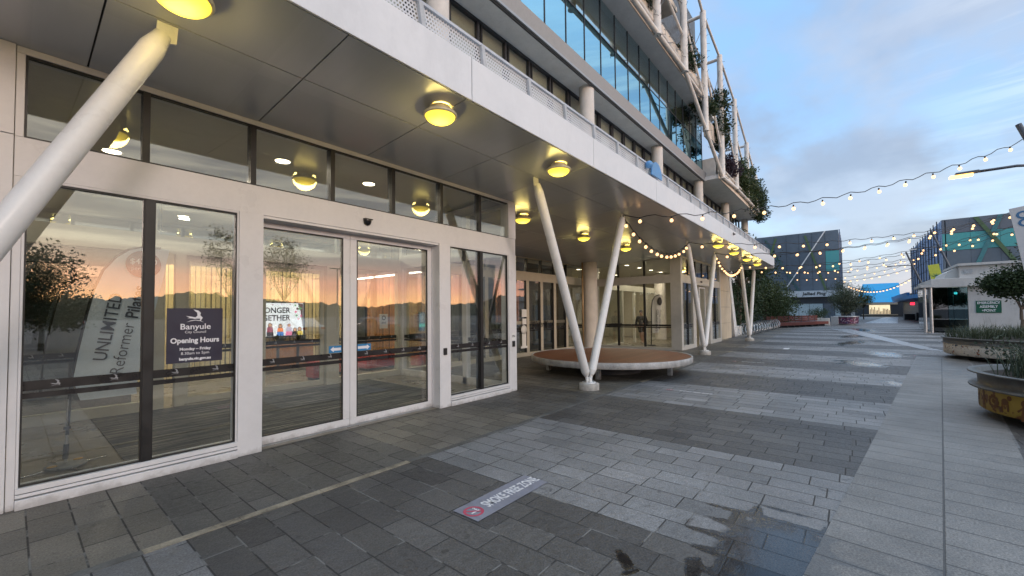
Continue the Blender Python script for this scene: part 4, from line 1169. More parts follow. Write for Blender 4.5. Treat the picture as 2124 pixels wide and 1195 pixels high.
festoon((40, -1.2, 4.9), (51, -10.2, 6.2), .5, 14, 'festoon string from the garden trees to the lamp post right of the blue shop', .04, .014, .055)
festoon((46, -1.4, 4.6), (51.1, -10.3, 5.9), .5, 13, 'lower festoon string from the garden trees to the lamp post right of the blue shop', .04, .014, .055)
festoon((62, -4.66, 5.05), (51, -9.75, 5.3), .2, 9, 'thin far festoon string just above the blue shop', .03, .02, .085)
festoon((62, -5.2, 4.5), (51, -9.7, 4.4), .9, 20, 'dense far festoon garland sagging in front of the blue shop roof', .01, .02, .08)
# ------------------------------------------------------------------ office building above the canopy
of = thing('office_building', (20, 4, 4.6), 'tall office building above the canopy with blue glass, round columns and a planted pipe trellis', 'building')
SLABG = pbr('grey_soffit_render', (.80, .80, .80), .7, var=.05, vs=1.5, dirt=.12)
SLABE = pbr('slab_edge_metal', (.34, .35, .36), .4, .3, var=.06)
BEIGE = pbr('beige_precast', (.70, .62, .53), .8, var=.08, vs=2, dirt=.25, bmp=.15)
BGL = glass('blue_curtain_glass', (.35, .5, .55), .70, (.46, .74, .84), wav=.015)
BGL2 = glass('grey_curtain_glass', (.85, .88, .85), .36, (.75, .92, 1.0), wav=.015)
WGL = glass('band_window_glass', (.95, .96, .93), .08)
BLIND = pbr('olive_blind', (.36, .36, .29), .8, var=.06)
# columns (they carry the upper floors, down to the plaza)
for x in (7.66, 16.3, 24.95, 33.7, 42.4, 51.4):
    mb = MB(); mb.tube((x, 3.35, 0 if x < 25 else 4.6), (x, 3.35, 11.72), .33, n=36, m=0); mb.build('column', CONCW, of)
mb = MB(); mb.path([(15.85, 3.45, 0), (15.85, 3.45, 4.05)], .04, 10); mb.build('downpipe', pbr('bronze_pipe', (.40, .27, .14), .4, .3), of)
# window band behind the columns
mb = MB(); mb.box(-12, 52, 4.25, 4.4, 4.6, 7.4); mb.build('spandrel', SLABG, of)
xm = [-6 + 1.45 * i for i in range(41)]
mb = MB()
for x in xm: mb.box(x, x + .09, 3.98, 4.12, 7.4, 11.7); mb.box(x + .22, x + .27, 4.0, 4.12, 7.4, 11.7)
mb.box(-6, 52, 3.98, 4.12, 7.4, 7.5); mb.box(-6, 52, 3.98, 4.12, 11.62, 11.7); mb.build('window_frame', DARK, of)
for a, b in zip(xm[:-1], xm[1:]):
    if b > 50: break
    pane(of, a + .09, b, 7.5, 11.62, 4.04, WGL, 'band_window')
mb = MB(); mb.box(-6, 50, 4.15, 4.2, 7.5, 11.7); mb.build('blind', BLIND, of)
# second floor slab and curtain wall
mb = MB(); mb.box(-12, 52.4, 3.0, 9, 11.72, 12.0); mb.build('floor_slab', SLABG, of)
mb = MB(); mb.prism([(-12, 2.93, 11.70), (-12, 2.93, 11.80), (-12, 2.80, 12.24), (-12, 2.99, 12.24), (-12, 2.999, 11.70)], (46, 0, 0)); mb.build('slab_edge', SLABE, of)
mb = MB(); mb.box(-12, 34, 2.995, 3.05, 11.62, 11.70); mb.build('drip_strip', BLACK, of)
GX = [-3.96 + 1.5 * i for i in range(26)]
mb = MB()
for x in GX: mb.box(x - .022, x + .022, 2.975, 3.06, 12.25, 16.15)
mb.box(-4, 33.6, 2.98, 3.06, 14.36, 14.40); mb.box(-4, 33.6, 2.98, 3.06, 12.25, 12.29); mb.build('curtain_mullion', DARK, of)
for a, b in zip(GX[:-1], GX[1:]):
    pane(of, a + .022, b - .022, 12.29, 14.36, 3.0, BGL, 'curtain_pane'); pane(of, a + .022, b - .022, 14.40, 16.14, 3.0, BGL2, 'curtain_pane')
mb = MB(); mb.box(-4, 33.5, 3.3, 3.34, 14.4, 16.19); mb.build('inner_blind', BLIND, of)
mb = MB(); mb.box(-4, 33.5, 3.5, 3.6, 12, 16.2); mb.build('inner_wall', pbr('dark_office_wall', (.07, .085, .09), .8), of)
for x in (25.0, 31.2): mb = MB(); mb.tube((x, 3.3, 12.0), (x, 3.3, 16.2), .25, n=20); mb.build('inner_column', CONCW, of)
# third floor slab: grey soffit, pale edge, planter spandrel
mb = MB(); mb.box(-12, 34.0, 2.12, 9, 16.2, 16.42); mb.build('floor_slab', SLABG, of)
mb = MB(); mb.box(-12, 30.2, 2.06, 2.118, 16.18, 16.62); mb.build('slab_edge', BEIGE, of)
mb = MB()
for i in range(12):
    x = -12 + i * 4.35 + .9
    if x > 42: break
    z0 = 16.62 if x < 30 else (14.6 if x < 34 else 12.25)
    mb.box(x + .03, x + 4.32, 2.25, 2.55, z0, z0 + 1.25)
mb.build('planter_spandrel', BEIGE, of)
mb = MB(); mb.box(-12, 34, 3.4, 9, 16.42, 24.5); mb.box(34, 52.3, 5.0, 9, 12.0, 15.5); mb.build('upper_wall', pbr('dark_cladding', (.09, .10, .11), .5, var=.1), of)
mb = MB(); mb.box(-12, 26, 2.3, 3.4, 20.2, 20.5); mb.box(-12, 23, 2.3, 9, 24.0, 24.4); mb.build('upper_slab', BEIGE, of)
# balcony of the lower floor with its planter
mb = MB(); mb.box(33.9, 52.5, 1.98, 2.995, 11.72, 12.0); mb.build('balcony_slab', SLABG, of)
mb = MB(); mb.box(33.85, 52.55, 1.92, 1.978, 11.70, 12.16); mb.build('balcony_edge', BEIGE, of)
mb = MB(); mb.box(33.9, 34.0, 1.98, 4.0, 12.0, 13.35); mb.box(33.9, 36.0, 2.0, 2.1, 12.0, 13.3); mb.build('balcony_end_wall', CONCW, of)
mb = MB()
for i in range(4): mb.box(36.1 + i * 4.1, 40.1 + i * 4.1, 2.1, 2.4, 12.0, 13.1)
mb.build('planter_spandrel', BEIGE, of)
# pipe trellis
YP = 1.78
PIPE = pbr('painted_pipe', (.74, .71, .67), .5, var=.08, vs=3, dirt=.25)
pip = [(12.2, 15.9, 26), (16.6, 15.9, 25.5), (21.0, 15.9, 25), (25.5, 16.0, 24.4), (29.9, 13.9, 22.2), (34.4, 11.75, 21.3), (39.3, 12.0, 19.8), (44.3, 12.0, 17.6), (48.6, 12.0, 15.6), (52.3, 12.0, 13.8)]
for x, z0, z1 in pip:
    mb = MB(); mb.tube((x, YP, z0), (x, YP, z1), .20, n=16); mb.build('trellis_post', PIPE, of)
    mb = MB(); mb.tube((x, YP, z1 - .25), (x, 3.6, z1 - .25), .12, n=10); mb.build('trellis_bracket', PIPE, of)
    mb = MB(); mb.tube((x, YP, z0 + .5), (x, 2.2, z0 + .5), .08, n=8); mb.build('trellis_bracket', PIPE, of)
for (a, b) in zip(pip[:-1], pip[1:]):
    mb = MB(); mb.tube((a[0], YP, a[2] - .12), (b[0], YP, b[2] - .12), .085, n=10); mb.build('top_chord', PIPE, of)
    mb = MB(); mb.tube((a[0], 2.9, a[2] - .4), (b[0], 2.9, b[2] - .4), .06, n=8); mb.build('top_chord', PIPE, of)
    mb = MB(); mb.tube((a[0], YP, a[1] + .12), (b[0], YP, b[1] + .12), .12, n=12); mb.build('bottom_chord', PIPE, of)
    mb = MB(); mb.tube((a[0], YP + .05, max(a[1], 15.8) + 3.6 if a[0] < 30 else a[2] - 2.6), (b[0], YP + .05, b[1] + 2.2), .075, n=10); mb.build('diagonal', PIPE, of)
for y, z in ((1.95, 16.35), (2.0, 16.75)): mb = MB(); mb.tube((-5, y, z), (29.9, y, z), .10, n=12); mb.build('edge_rail', PIPE, of)
mb = MB(); mb.tube((34, 1.9, 12.3), (52.5, 1.9, 12.3), .09, n=12); mb.tube((34, 1.85, 12.62), (52.5, 1.85, 12.62), .06, n=12); mb.build('edge_rail', PIPE, of)
wire = pbr('dark_wire', (.10, .10, .10), .6)
for i, (a, b) in enumerate(zip(pip[2:-1], pip[3:])):
    mb = MB()
    for q in ((0, .7, .3), (.15, .2, .9), (.5, .1, .5)):
        p0 = Vector((a[0], YP, a[1] + (a[2] - a[1]) * q[0])); p1 = Vector((b[0], YP, b[1] + (b[2] - b[1]) * q[2]))
        pts = [p0.lerp(p1, u / 14) - Vector((0, .0, 2.2 * (u / 14) * (1 - u / 14))) for u in range(15)]; mb.path(pts, .022, 4)
    for k in range(int((a[2] - a[1]) / .5)):
        g_ = k * 1.1; mb.tube((a[0], YP - .15, a[1] + k * .5), (a[0] + .28 * math.cos(g_), YP - .34, a[1] + k * .5 + .06), .012, n=4)
    mb.build('climbing_wire', wire, of)
k = 14.0
mb = MB()
while k < 30:
    mb.path([(k, 1.86, 16.9), (k + .03, 1.66, 16.8), (k + .4, 1.62, 16.75), (k + .75, 1.86, 16.9)], .012, 4); k += .75
mb.build('rail_wire', wire, of)
mb = MB(); mb.box(-12, 52, 8.9, 9, 4.6, 12); mb.build('rear_wall', SLABG, of)

# beige end wall and leaning buttress past the far entrance
ew = thing('concrete_end_wall', (26.6, .3, 0), 'beige concrete end wall with horizontal joints past the far entrance', 'wall')
mb = MB()
for z0, z1 in ((0, .93), (.945, 1.88), (1.895, 2.83), (2.845, 4.0)): mb.box(24.92, 28.6, .25, .45, z0, z1)
mb.build('panel', pbr('warm_concrete', (.56, .48, .36), .75, var=.06, vs=2, dirt=.2), ew)
mb = MB(); mb.box(24.93, 28.58, .29, .44, 0, 4.03); mb.box(28.58, 28.6, .46, 4.2, 0, 4.0); mb.build('backing', DARK, ew)
mb = MB(); mb.prism([(28.0, .2, 4.05), (28.4, .2, 4.05), (30.2, .2, 0), (29.35, .2, 0)], (0, .35, 0))
tag(mb.build('leaning_buttress', COLW, origin=(29.5, .3, 0), bevel=.02), 'white leaning buttress at the end of the concrete wall', 'buttress')

# ------------------------------------------------------------------ foliage helpers
def leafmat(name, c, c2):
    m, nt, b = new_mat(name)
    g_ = nt.nodes.new('ShaderNodeNewGeometry')
    v = coords(nt); n = noise_e(nt, v, 1.6, 3)
    r_ = E(nt, g_.outputs['Random Per Island'])
    k = mixc(nt, (r_ * .6 + n * .7 - .25).sat(), c, c2)
    nt.links.new(k, b.inputs['Base Color']); b.inputs['Roughness'].default_value = .55; b.inputs['Specular IOR Level'].default_value = .35
    tr = nt.nodes.new('ShaderNodeBsdfTranslucent'); mx = nt.nodes.new('ShaderNodeMixShader'); mx.inputs[0].default_value = .22
    nt.links.new(k, tr.inputs[0]); o = nt.nodes['Material Output']
    nt.links.new(b.outputs[0], mx.inputs[1]); nt.links.new(tr.outputs[0], mx.inputs[2]); nt.links.new(mx.outputs[0], o.inputs[0])
    return m


LF_DARK = leafmat('dark_leaf', (.014, .028, .012), (.05, .085, .03))
LF_MID = leafmat('mid_leaf', (.025, .045, .016), (.085, .115, .04))
LF_GREY = leafmat('grey_green_leaf', (.03, .045, .028), (.09, .11, .065))
LF_YEL = leafmat('yellow_green_leaf', (.06, .08, .015), (.20, .20, .04))
LF_PURP = leafmat('purple_leaf', (.02, .012, .022), (.06, .035, .05))
BARK = pbr('bark', (.10, .075, .055), .9, var=.3, vs=10, bmp=.6, bs=30)


def clumps(mb, centers, n, lsize, spread, r_, m=0, flat_=.75, up=.3):
    for c, rad in centers:
        for _ in range(n):
            d_ = Vector((r_.gauss(0, 1), r_.gauss(0, 1), r_.gauss(0, 1)))
            L = d_.length or 1
            d_ = d_ / L * min(L, 2.0) / 1.45
            p = Vector(c) + Vector((d_.x, d_.y, d_.z * flat_)) * rad * spread
            nn = Vector((r_.gauss(0, 1), r_.gauss(0, 1), r_.gauss(0, 1) + up)); s_ = lsize * r_.uniform(.6, 1.3)
            mb.leaf(p, nn, (r_.gauss(0, 1), r_.gauss(0, 1), r_.gauss(0, .6)), s_, s_ * .55, m)


def tree(name, base, trunk_h, blobs, nclump, nleaf, lsize, leaf, label, cat='tree', group=None, seed=1, tr=.12, trunks=1, crad=.5, lean=(0, 0)):
    """blobs: (cx, cy, cz, rx, ry, rz) offsets from base, the crown's lobes"""
    r_ = random.Random(seed); b0 = Vector(base)
    t = thing(name, base, label, cat, group)
    cs = []
    for k in range(nclump):
        q = blobs[k % len(blobs)]
        while True:
            d_ = Vector((r_.uniform(-1, 1), r_.uniform(-1, 1), r_.uniform(-1, 1)))
            if .35 < d_.length < 1: break
        d_ = d_ * (r_.uniform(.75, 1.08))
        cs.append((b0 + Vector((q[0] + d_.x * q[3], q[1] + d_.y * q[4], q[2] + d_.z * q[5])), crad * r_.uniform(.6, 1.25)))
    mb = MB(); clumps(mb, cs, nleaf, lsize, 1.0, r_); mb.build('crown', leaf, t)
    mb = MB()
    for k in range(trunks):
        o_ = Vector((r_.uniform(-.25, .25), r_.uniform(-.25, .25), 0)) if trunks > 1 else Vector((0, 0, 0))
        top = b0 + o_ * 2 + Vector((lean[0], lean[1], trunk_h))
        mb.tube(b0 + o_, b0 + o_ + (top - b0 - o_) * .5 + Vector((r_.uniform(-.05, .05), r_.uniform(-.05, .05), 0)), tr, tr * .8, 10); mb.tube(b0 + o_ + (top - b0 - o_) * .49, top, tr * .8, tr * .6, 10)
        for c, rad in r_.sample(cs, min(len(cs), 12 // trunks + 2)):
            mid = top.lerp(c, .5) + Vector((0, 0, -.1 * (c - top).length)); mb.tube(top - Vector((0, 0, .1)), mid, tr * .45, tr * .28, 7); mb.tube(mid, c, tr * .28, tr * .08, 6)
    mb.build('trunk', BARK, t)
    return t


def shrub(name, base, blobs, nclump, nleaf, lsize, leaf, label, cat='shrub', group=None, seed=1, crad=.3, spiky=0):
    r_ = random.Random(seed); b0 = Vector(base); cs = []
    for k in range(nclump):
        q = blobs[k % len(blobs)]
        while True:
            d_ = Vector((r_.uniform(-1, 1), r_.uniform(-1, 1), r_.uniform(-1, 1)))
            if d_.length < 1: break
        cs.append((b0 + Vector((q[0] + d_.x * q[3], q[1] + d_.y * q[4], q[2] + d_.z * q[5])), crad * r_.uniform(.6, 1.2)))
    t = thing(name, base, label, cat, group)
    mb = MB(); clumps(mb, cs, nleaf, lsize, 1.0, r_); mb.build('foliage', leaf, t)
    mb = MB()
    for c, rad in r_.sample(cs, min(len(cs), 10)): mb.tube(b0 + Vector(((c.x - b0.x) * .6, (c.y - b0.y) * .6, -.02)), c, .02, .008, 5)
    mb.build('stem', BARK, t)
    return t


def blades(mb, x, y, z, n, h, spread, r_, w=.012, lean=.5, m=0):
    for _ in range(n):
        a = r_.uniform(0, 6.283); hh = h * r_.uniform(.5, 1.15); l = lean * r_.uniform(.2, 1.2) * hh
        b0 = Vector((x + r_.gauss(0, spread), y + r_.gauss(0, spread), z)); d_ = Vector((math.cos(a), math.sin(a), 0)); s_ = Vector((-math.sin(a), math.cos(a), 0)) * w
        p1 = b0 + d_ * l * .35 + Vector((0, 0, hh * .62)); p2 = b0 + d_ * l + Vector((0, 0, hh))
        mb.raw([b0 - s_, b0 + s_, p1 + s_ * .7, p1 - s_ * .7, p2], [(0, 1, 2, 3), (3, 2, 4)], m)


# plants on the trellis
tv = [((34.5, 1.85, 16.2), [(0, 0, 0, .35, .4, 1.6), (.6, .1, -1.0, .9, .5, 1.1), (.2, 0, 1.6, .3, .3, .8)], 34, 'green climber hanging on the trellis pipe near the skyline', LF_DARK, 11),
      ((31.2, 2.2, 16.0), [(0, 0, .2, 1.2, .5, .6)], 16, 'dark tufts in the planter beside the upper trellis', LF_DARK, 12),
      ((37.5, 2.1, 13.4), [(0, 0, .2, 2.2, .4, .7), (2.0, 0, .6, 1.2, .4, .8)], 30, 'purplish bare shrub on the balcony planter', LF_PURP, 13),
      ((43.0, 2.0, 13.4), [(0, -.1, .3, 1.8, .6, 1.8), (2.5, -.1, .2, 2.2, .6, 2.0)], 62, 'dense green creeper on the middle of the balcony trellis', LF_MID, 14),
      ((49.0, 2.0, 13.2), [(0, -.1, .2, 2.8, .7, 1.9), (2.2, -.1, -.4, 1.4, .6, 1.4)], 80, 'densest green creeper at the outer end of the balcony trellis', LF_DARK, 15),
      ((20.0, 2.3, 17.9), [(0, 0, .3, 1.6, .4, .5)], 14, 'small dark shrub in the planter at the top of the picture', LF_DARK, 16),
      ((27.6, 2.3, 17.9), [(0, 0, .2, 1.4, .4, .6)], 14, 'dark shrub between two upper trellis pipes', LF_DARK, 17)]
for b0, bl, nc, lb, lf, sd in tv: shrub('climbing_plant', b0, bl, int(nc * 1.5), 80, .20, lf, lb, 'climbing plant', 'plants on the trellis', sd, .45)
mb = MB()
# ------------------------------------------------------------------ left of the plaza beyond the canopy
t = thing('garden_wall', (33, .6, 0), 'low pale concrete garden wall behind the bicycle hoops', 'wall')
mb = MB(); mb.box(29.9, 32.2, .35, .6, 0, .62); mb.build('body', CONCW, t, bevel=.02)
rk = thing('bicycle_rack', (36, -.3, 0), 'row of leaning steel bicycle hoops by the last V column', 'bicycle rack')
for i in range(13):
    x = 29.9 + i * 1.1; mb = MB()
    pts = [(x + .55 * math.sin(a) * .5 + .25 * math.cos(a), -.25 + .40 * math.cos(a), .44 + .41 * math.sin(a)) for a in [k * 2 * math.pi / 28 for k in range(28)]]
    mb.path(pts, .026, 8, closed=True); mb.build('hoop', pbr('stainless_hoop', (.42, .42, .42), .28, .9) if i == 0 else bpy.data.materials['stainless_hoop'], rk)
mb = MB(); mb.tube((29.5, -.25, .03), (43.6, -.25, .03), .03, n=8); mb.build('base_rail', GALV, rk)
REDT = pbr('red_painted_timber', (.15, .042, .034), .6, var=.2, vs=3, dirt=.3)
bl_ = None
for (x, y, lb) in ((47.6, -.35, 'red timber bench nearest the bicycle hoops'), (50.3, -1.55, 'red timber bench in front of the garden shrubs'), (53.2, -2.45, 'red timber bench nearest the white cube planter')):
    if bl_ is None:
        bl_ = thing('timber_bench', (x, y, 0), lb, 'bench', 'red timber benches by the garden')
        for k in range(4): mb = MB(); mb.box(x - 1.7, x + 1.7, y - .5 + k * .24, y - .28 + k * .24, .42, .48); mb.build('seat_slat', REDT, bl_)
        for k in range(3): mb = MB(); mb.box(x - 1.7, x + 1.7, y + .52, y + .57, .55 + k * .19, .71 + k * .19); mb.build('back_slat', REDT, bl_)
        mb = MB(); mb.box(x - 1.7, x + 1.7, y - .52, y - .505, .2, .47); mb.build('front_board', REDT, bl_)
        for s_ in (-1.1, 0, 1.1): mb = MB(); mb.box(x + s_ - .05, x + s_ + .05, y - .45, y + .5, 0, .42); mb.box(x + s_ - .04, x + s_ + .04, y + .50, y + .52, .42, 1.1); mb.build('leg', DARK, bl_)
        bl_.rotation_euler = (0, 0, R(-24))
    else: dup(bl_, (x, y, 0), lb)
tree('garden_tree', (38, 2.2, 0), 2.2, [(0, 0, 2.6, 3.4, 1.8, 1.9), (-5, .3, 2.2, 3.0, 1.5, 1.9), (3, -.2, 2.0, 2.4, 1.6, 1.6)], 210, 75, .17, LF_DARK, 'big dark bushy tree behind the bicycle hoops and garden wall', seed=21, trunks=4, crad=.85)
tree('garden_tree', (47.5, 1.2, 0), 2.0, [(0, 0, 2.9, 3.2, 2.0, 2.2), (3, -.6, 1.9, 2.6, 1.6, 1.5)], 190, 75, .19, LF_MID, 'bushy lighter green tree above the red benches', seed=22, trunks=3, crad=.9)
tree('garden_tree', (36.5, 1.5, 0), 3.6, [(0, 0, 6.3, 1.7, 1.2, 1.6), (1.2, -1.0, 5.2, 1.8, 1.0, 1.3)], 130, 75, .19, LF_DARK, 'tall dark tree rising behind the canopy end', seed=23, trunks=2, crad=.9)
shrub('garden_shrub', (50.5, .5, 0), [(0, 0, .9, 2.6, 1.0, .8)], 44, 70, .14, LF_MID, 'low green shrub right behind the red benches', seed=24, crad=.55)
shrub('garden_shrub', (33, 1.4, .4), [(0, 0, .7, 2.6, .6, .9)], 40, 60, .13, LF_DARK, 'dark shrub over the low garden wall', seed=25, crad=.5)
t = thing('cube_planter', (57.5, -2.9, 0), 'white cube planter with a clipped round bush left of the shop door', 'planter')
mb = MB(); mb.box(56.8, 58.2, -3.6, -2.5, 0, .75); mb.build('box', CONCW, t, bevel=.02)
shrub('round_bush', (57.5, -2.6, .75), [(0, 0, .5, 1.1, .8, .6)], 30, 70, .11, LF_DARK, 'clipped round bush in the white cube planter', seed=26, crad=.45)
mb = MB(); mb.box(56.4, 56.45, -4.4, -3.75, .05, .95); mb.box(56.44, 56.6, -4.38, -3.77, .0, .05)
tag(mb.build('utility_cabinet', GALV, origin=(56.4, -4.0, 0), bevel=.02), 'grey metal cabinet standing beside the white cube planter', 'cabinet')
pd = thing('drum_planter', (58.5, -5.05, 0), 'round dark purple painted drum planter under the far clipped tree', 'planter', 'round drum planters')


def mural_mat(name, base, inks, scale, thr=.56):
    m, nt, b = new_mat(name)
    v = coords(nt); n = noise_e(nt, v, scale, 4, .6); n2 = noise_e(nt, v, scale * .45, 2, .5); s = nt.nodes.new('ShaderNodeSeparateXYZ'); nt.links.new(v, s.inputs[0])
    k = scol(nt, base, noise_e(nt, v, 5, 5) * .5 + .75)
    for i, c in enumerate(inks):
        q = noise_e(nt, coords(nt, scale=(1, 1, 1 + i * .01)), scale * (1 + .13 * i), 3, .55)
        k = mixc(nt, (q.gt(thr) * n2.ss(.40, .52)), k, c)
    nt.links.new(k, b.inputs['Base Color']); b.inputs['Roughness'].default_value = .5
    return m


mb = MB(); mb.lathe([(1.0, .15), (1.05, .85)], (58.5, -5.05, 0), 36); mb.build('drum', mural_mat('purple_mural', (.06, .015, .05), [(.25, .05, .12), (.03, .03, .10), (.35, .25, .3)], 5), pd)
mb = MB(); mb.lathe([(1.05, .85), (1.13, .86), (1.13, .98), (1.0, .98), (.99, .80), (.001, .80)], (58.5, -5.05, 0), 36); mb.lathe([(.8, 0), (.8, .15), (1.0, .151)], (58.5, -5.05, 0), 30, 0); mb.build('rim', GALV, pd)
tree('clipped_tree', (58.5, -5.05, .8), .5, [(0, 0, 1.7, 1.35, 1.35, 1.35)], 130, 75, .11, LF_GREY, 'rounded grey green tree in the far purple drum planter', seed=27, crad=.42, tr=.06)
tree('street_tree', (66, -4.6, 0), 2.2, [(0, 0, 3.9, 1.0, 1.5, 1.4)], 60, 60, .13, LF_GREY, 'thin airy tree behind the rounded drum planter tree', seed=28, crad=.5, tr=.07)
tree('street_tree', (92, -7.0, 0), 2.0, [(0, 0, 4.0, 1.0, 1.2, 1.6)], 50, 60, .17, LF_YEL, 'yellow green tree left of the blue shop', seed=29, crad=.7, tr=.09)

# ------------------------------------------------------------------ left glass office block
DG = pbr('dark_block_glass', (.10, .13, .165), .16, var=.12, vs=.3, spec=.6, rvar=.03); TEAL = pbr('teal_panel', (.06, .34, .33), .25, spec=.7, var=.03, vs=.5)
DKW = pbr('dark_block_wall', (.035, .042, .052), .5, var=.1)
GRN = pbr('green_strip', (.085, .14, .06), .5, var=.1)
XB = 74.0
gb = thing('glass_office_block', (XB, 4, 0), 'dark glass office block with green and white diagonals on the far left of the plaza', 'building', 'glass office blocks')
mb = MB(); mb.box(XB + .06, XB + 24, -4.3, 12, 3.4, 12.95); mb.build('core', DKW, gb)
for k in range(3):
    z0 = 4.3 + k * 2.9
    for j in range(8):
        y0 = -4.35 + j * 1.55
        mb = MB(); mb.box(XB, XB + .05, y0 + .02, y0 + 1.53, z0 + .03, z0 + 2.87)
        mb.build('window', TEAL if (j == 0 and k == 1) else DG, gb)
mb = MB()
for z in (7.2, 10.1): mb.box(XB - .02, XB, -4.4, 8.0, z - .03, z + .03)
mb.build('floor_line', DARK, gb)
mb = MB(); mb.prism([(XB - .25, -2.9, 12.9), (XB - .25, -2.75, 12.9), (XB - .25, 1.9, 5.2), (XB - .25, 1.75, 5.2)], (-.15, 0, 0)); mb.build('white_diagonal', COLW, gb)
for (ya, yb) in ((-.6, -2.9), (3.0, 5.4)):
    mb = MB(); mb.prism([(XB - .03, ya, 12.6), (XB - .03, ya + .28, 12.6), (XB - .03, yb + .28, 4.4), (XB - .03, yb, 4.4)], (-.05, 0, 0)); mb.build('green_diagonal', GRN, gb)
mb = MB(); mb.prism([(XB - .028, 4.4, 12.6), (XB - .028, 4.75, 12.6), (XB - .028, .6, 4.4), (XB - .028, .2, 4.4)], (-.03, 0, 0)); mb.build('teal_diagonal', pbr('dark_teal_strip', (.04, .09, .10), .5), gb)
for k in range(9):
    mb = MB(); mb.prism([(XB + .4 + k * 1.6, -4.5, 3.6), (XB + .52 + k * 1.6, -4.5, 3.6), (XB + .52 + k * 1.6 + (.5 if k % 2 else -.4), -4.5, 13.0), (XB + .4 + k * 1.6 + (.5 if k % 2 else -.4), -4.5, 13.0)], (0, .12, 0)); mb.build('side_louvre', pbr('louvre_grey', (.22, .26, .34), .5) if k == 0 else bpy.data.materials['louvre_grey'], gb)
mb = MB(); mb.box(XB - .6, XB + .05, -4.5, 8.0, 3.55, 4.45); mb.build('fascia', pbr('shop_fascia', (.52, .54, .56), .5, dirt=.15), gb)
mb = MB(); text_mb(mb, 'Jellied Ping', .62, (XB - .604, -1.35, 4.0), (0, -1, 0), (0, 0, 1), bold=.02, shear=.15); mb.build('shop_lettering', BLK, gb)
mb = MB(); mb.box(XB - .05, XB + .06, -4.4, 8, 2.6, 3.54); mb.build('shop_header', DARK, gb)
for j, (ya, yb, lo, mt) in enumerate(((-4.3, -3.7, 0, 'w'), (-3.65, -2.35, 0, 'd'), (-2.3, -.75, .1, 'w'), (-.7, .5, .1, 'w'), (.55, 2.2, .1, 'w'))):
    mb = MB(); mb.box(XB - .03, XB + .05, ya, yb, lo, 2.58); o = mb.build('shop_window', DG if mt == 'd' else pbr('shop_blind', (.42, .50, .52), .35) if j == 0 else DG if mt == 'd' else bpy.data.materials['shop_blind'], gb)
    if mt == 'w': mb = MB(); mb.box(XB - .05, XB - .031, ya, yb, .75, .85); mb.build('window_bar', DARK, o)
mb = MB(); mb.box(XB + .06, XB + 20, -4.3, 8, 0, 3.4); mb.build('shop_core', DKW, gb)

# ------------------------------------------------------------------ blue shop at the end of the street
XS = 128.0
sb = thing('blue_shop', (XS, -9, 0), 'shop with a bright blue sloping sign roof at the end of the plaza', 'shop')
BLU = pbr('bright_blue_sheet', (.004, .34, .68), .45, var=.05, vs=.4)
mb = MB(); mb.prism([(XS, -6.2, 3.3), (XS, -14.0, 3.3), (XS + 2.6, -14.0, 7.8), (XS + 2.6, -7.6, 7.8)], (.25, 0, 0)); mb.build('roof_sign', BLU, sb)
mb = MB(); sl2 = Vector((2.6, 0, 4.3)).normalized(); text_mb(mb, 'galore', 1.45, (XS + 2.1, -9.9, 6.35), (0, -1, 0), sl2, bold=.01, ext=.05, sx=1.05); mb.build('lettering', pbr('dim_blue_letters', (.03, .14, .30), .4), sb)
mb = MB(); mb.box(XS + .3, XS + 8, -15, -6, 0, 3.28); mb.build('wall', DKW, sb)
WIN = emit('lit_shop_window', (1.0, .80, .48), .55, .6)
mb = MB(); mb.box(XS + .1, XS + .28, -12.2, -8.6, .6, 2.7); o = mb.build('shop_window', WIN, sb)
mb = MB(); r_ = random.Random(3)
for i in range(14): y = -12.1 + i * .25; mb.box(XS + .02, XS + .09, y, y + .13, .6, 1.2 + r_.random() * 1.1)
mb.build('window_display', [pbr('display_stock', (.22, .12, .09), .7, var=.4, vs=3)], o)
mb = MB(); mb.box(XS + .0, XS + .3, -13.5, -7.2, 2.75, 3.25); mb.box(XS - .1, XS + .3, -13.5, -7.2, .3, .55); mb.build('shop_trim', pbr('tan_trim', (.30, .26, .2), .6), sb)
mb = MB(); mb.box(112, 122, -5.3, -2.0, 0, 2.9); tag(mb.build('dark_building', DKW, origin=(117, -4, 0)), 'low dark building side left of the blue shop', 'building')
mb = MB(); mb.box(90, 126, -18, -12.6, 3.2, 3.4, 0); mb.prism([(90, -12.55, 3.1), (90, -12.5, 3.1), (90, -12.2, 4.3), (90, -12.6, 4.3)], (34, 0, 0), 1); mb.box(92, 126, -18, -14.2, 0, 3.2, 2)
tag(mb.build('shop_awning', [DKW, pbr('light_blue_awning', (.05, .22, .50), .5), DKW], origin=(105, -13, 0)), 'light blue awning along the right shops before the blue shop', 'awning')
mb = MB(); mb.box(95, 95.2, -14.1, -13.0, 2.35, 2.75); tag(mb.build('red_sign', emit('red_sign_light', (1.0, .02, .05), 2.5), origin=(95, -13.5, 2.3), bevel=.08), 'small glowing red sign under the blue awning', 'sign')
mb = MB(); mb.box(86.0, 88, -14.0, -12.9, .02, 1.1); mb.box(89.0, 90.5, -13.2, -11.8, .02, .9); tag(mb.build('dark_kiosk', DKW, origin=(87, -13, 0), bevel=.05), 'dark low stall in shade right of the lit shop window', 'stall')

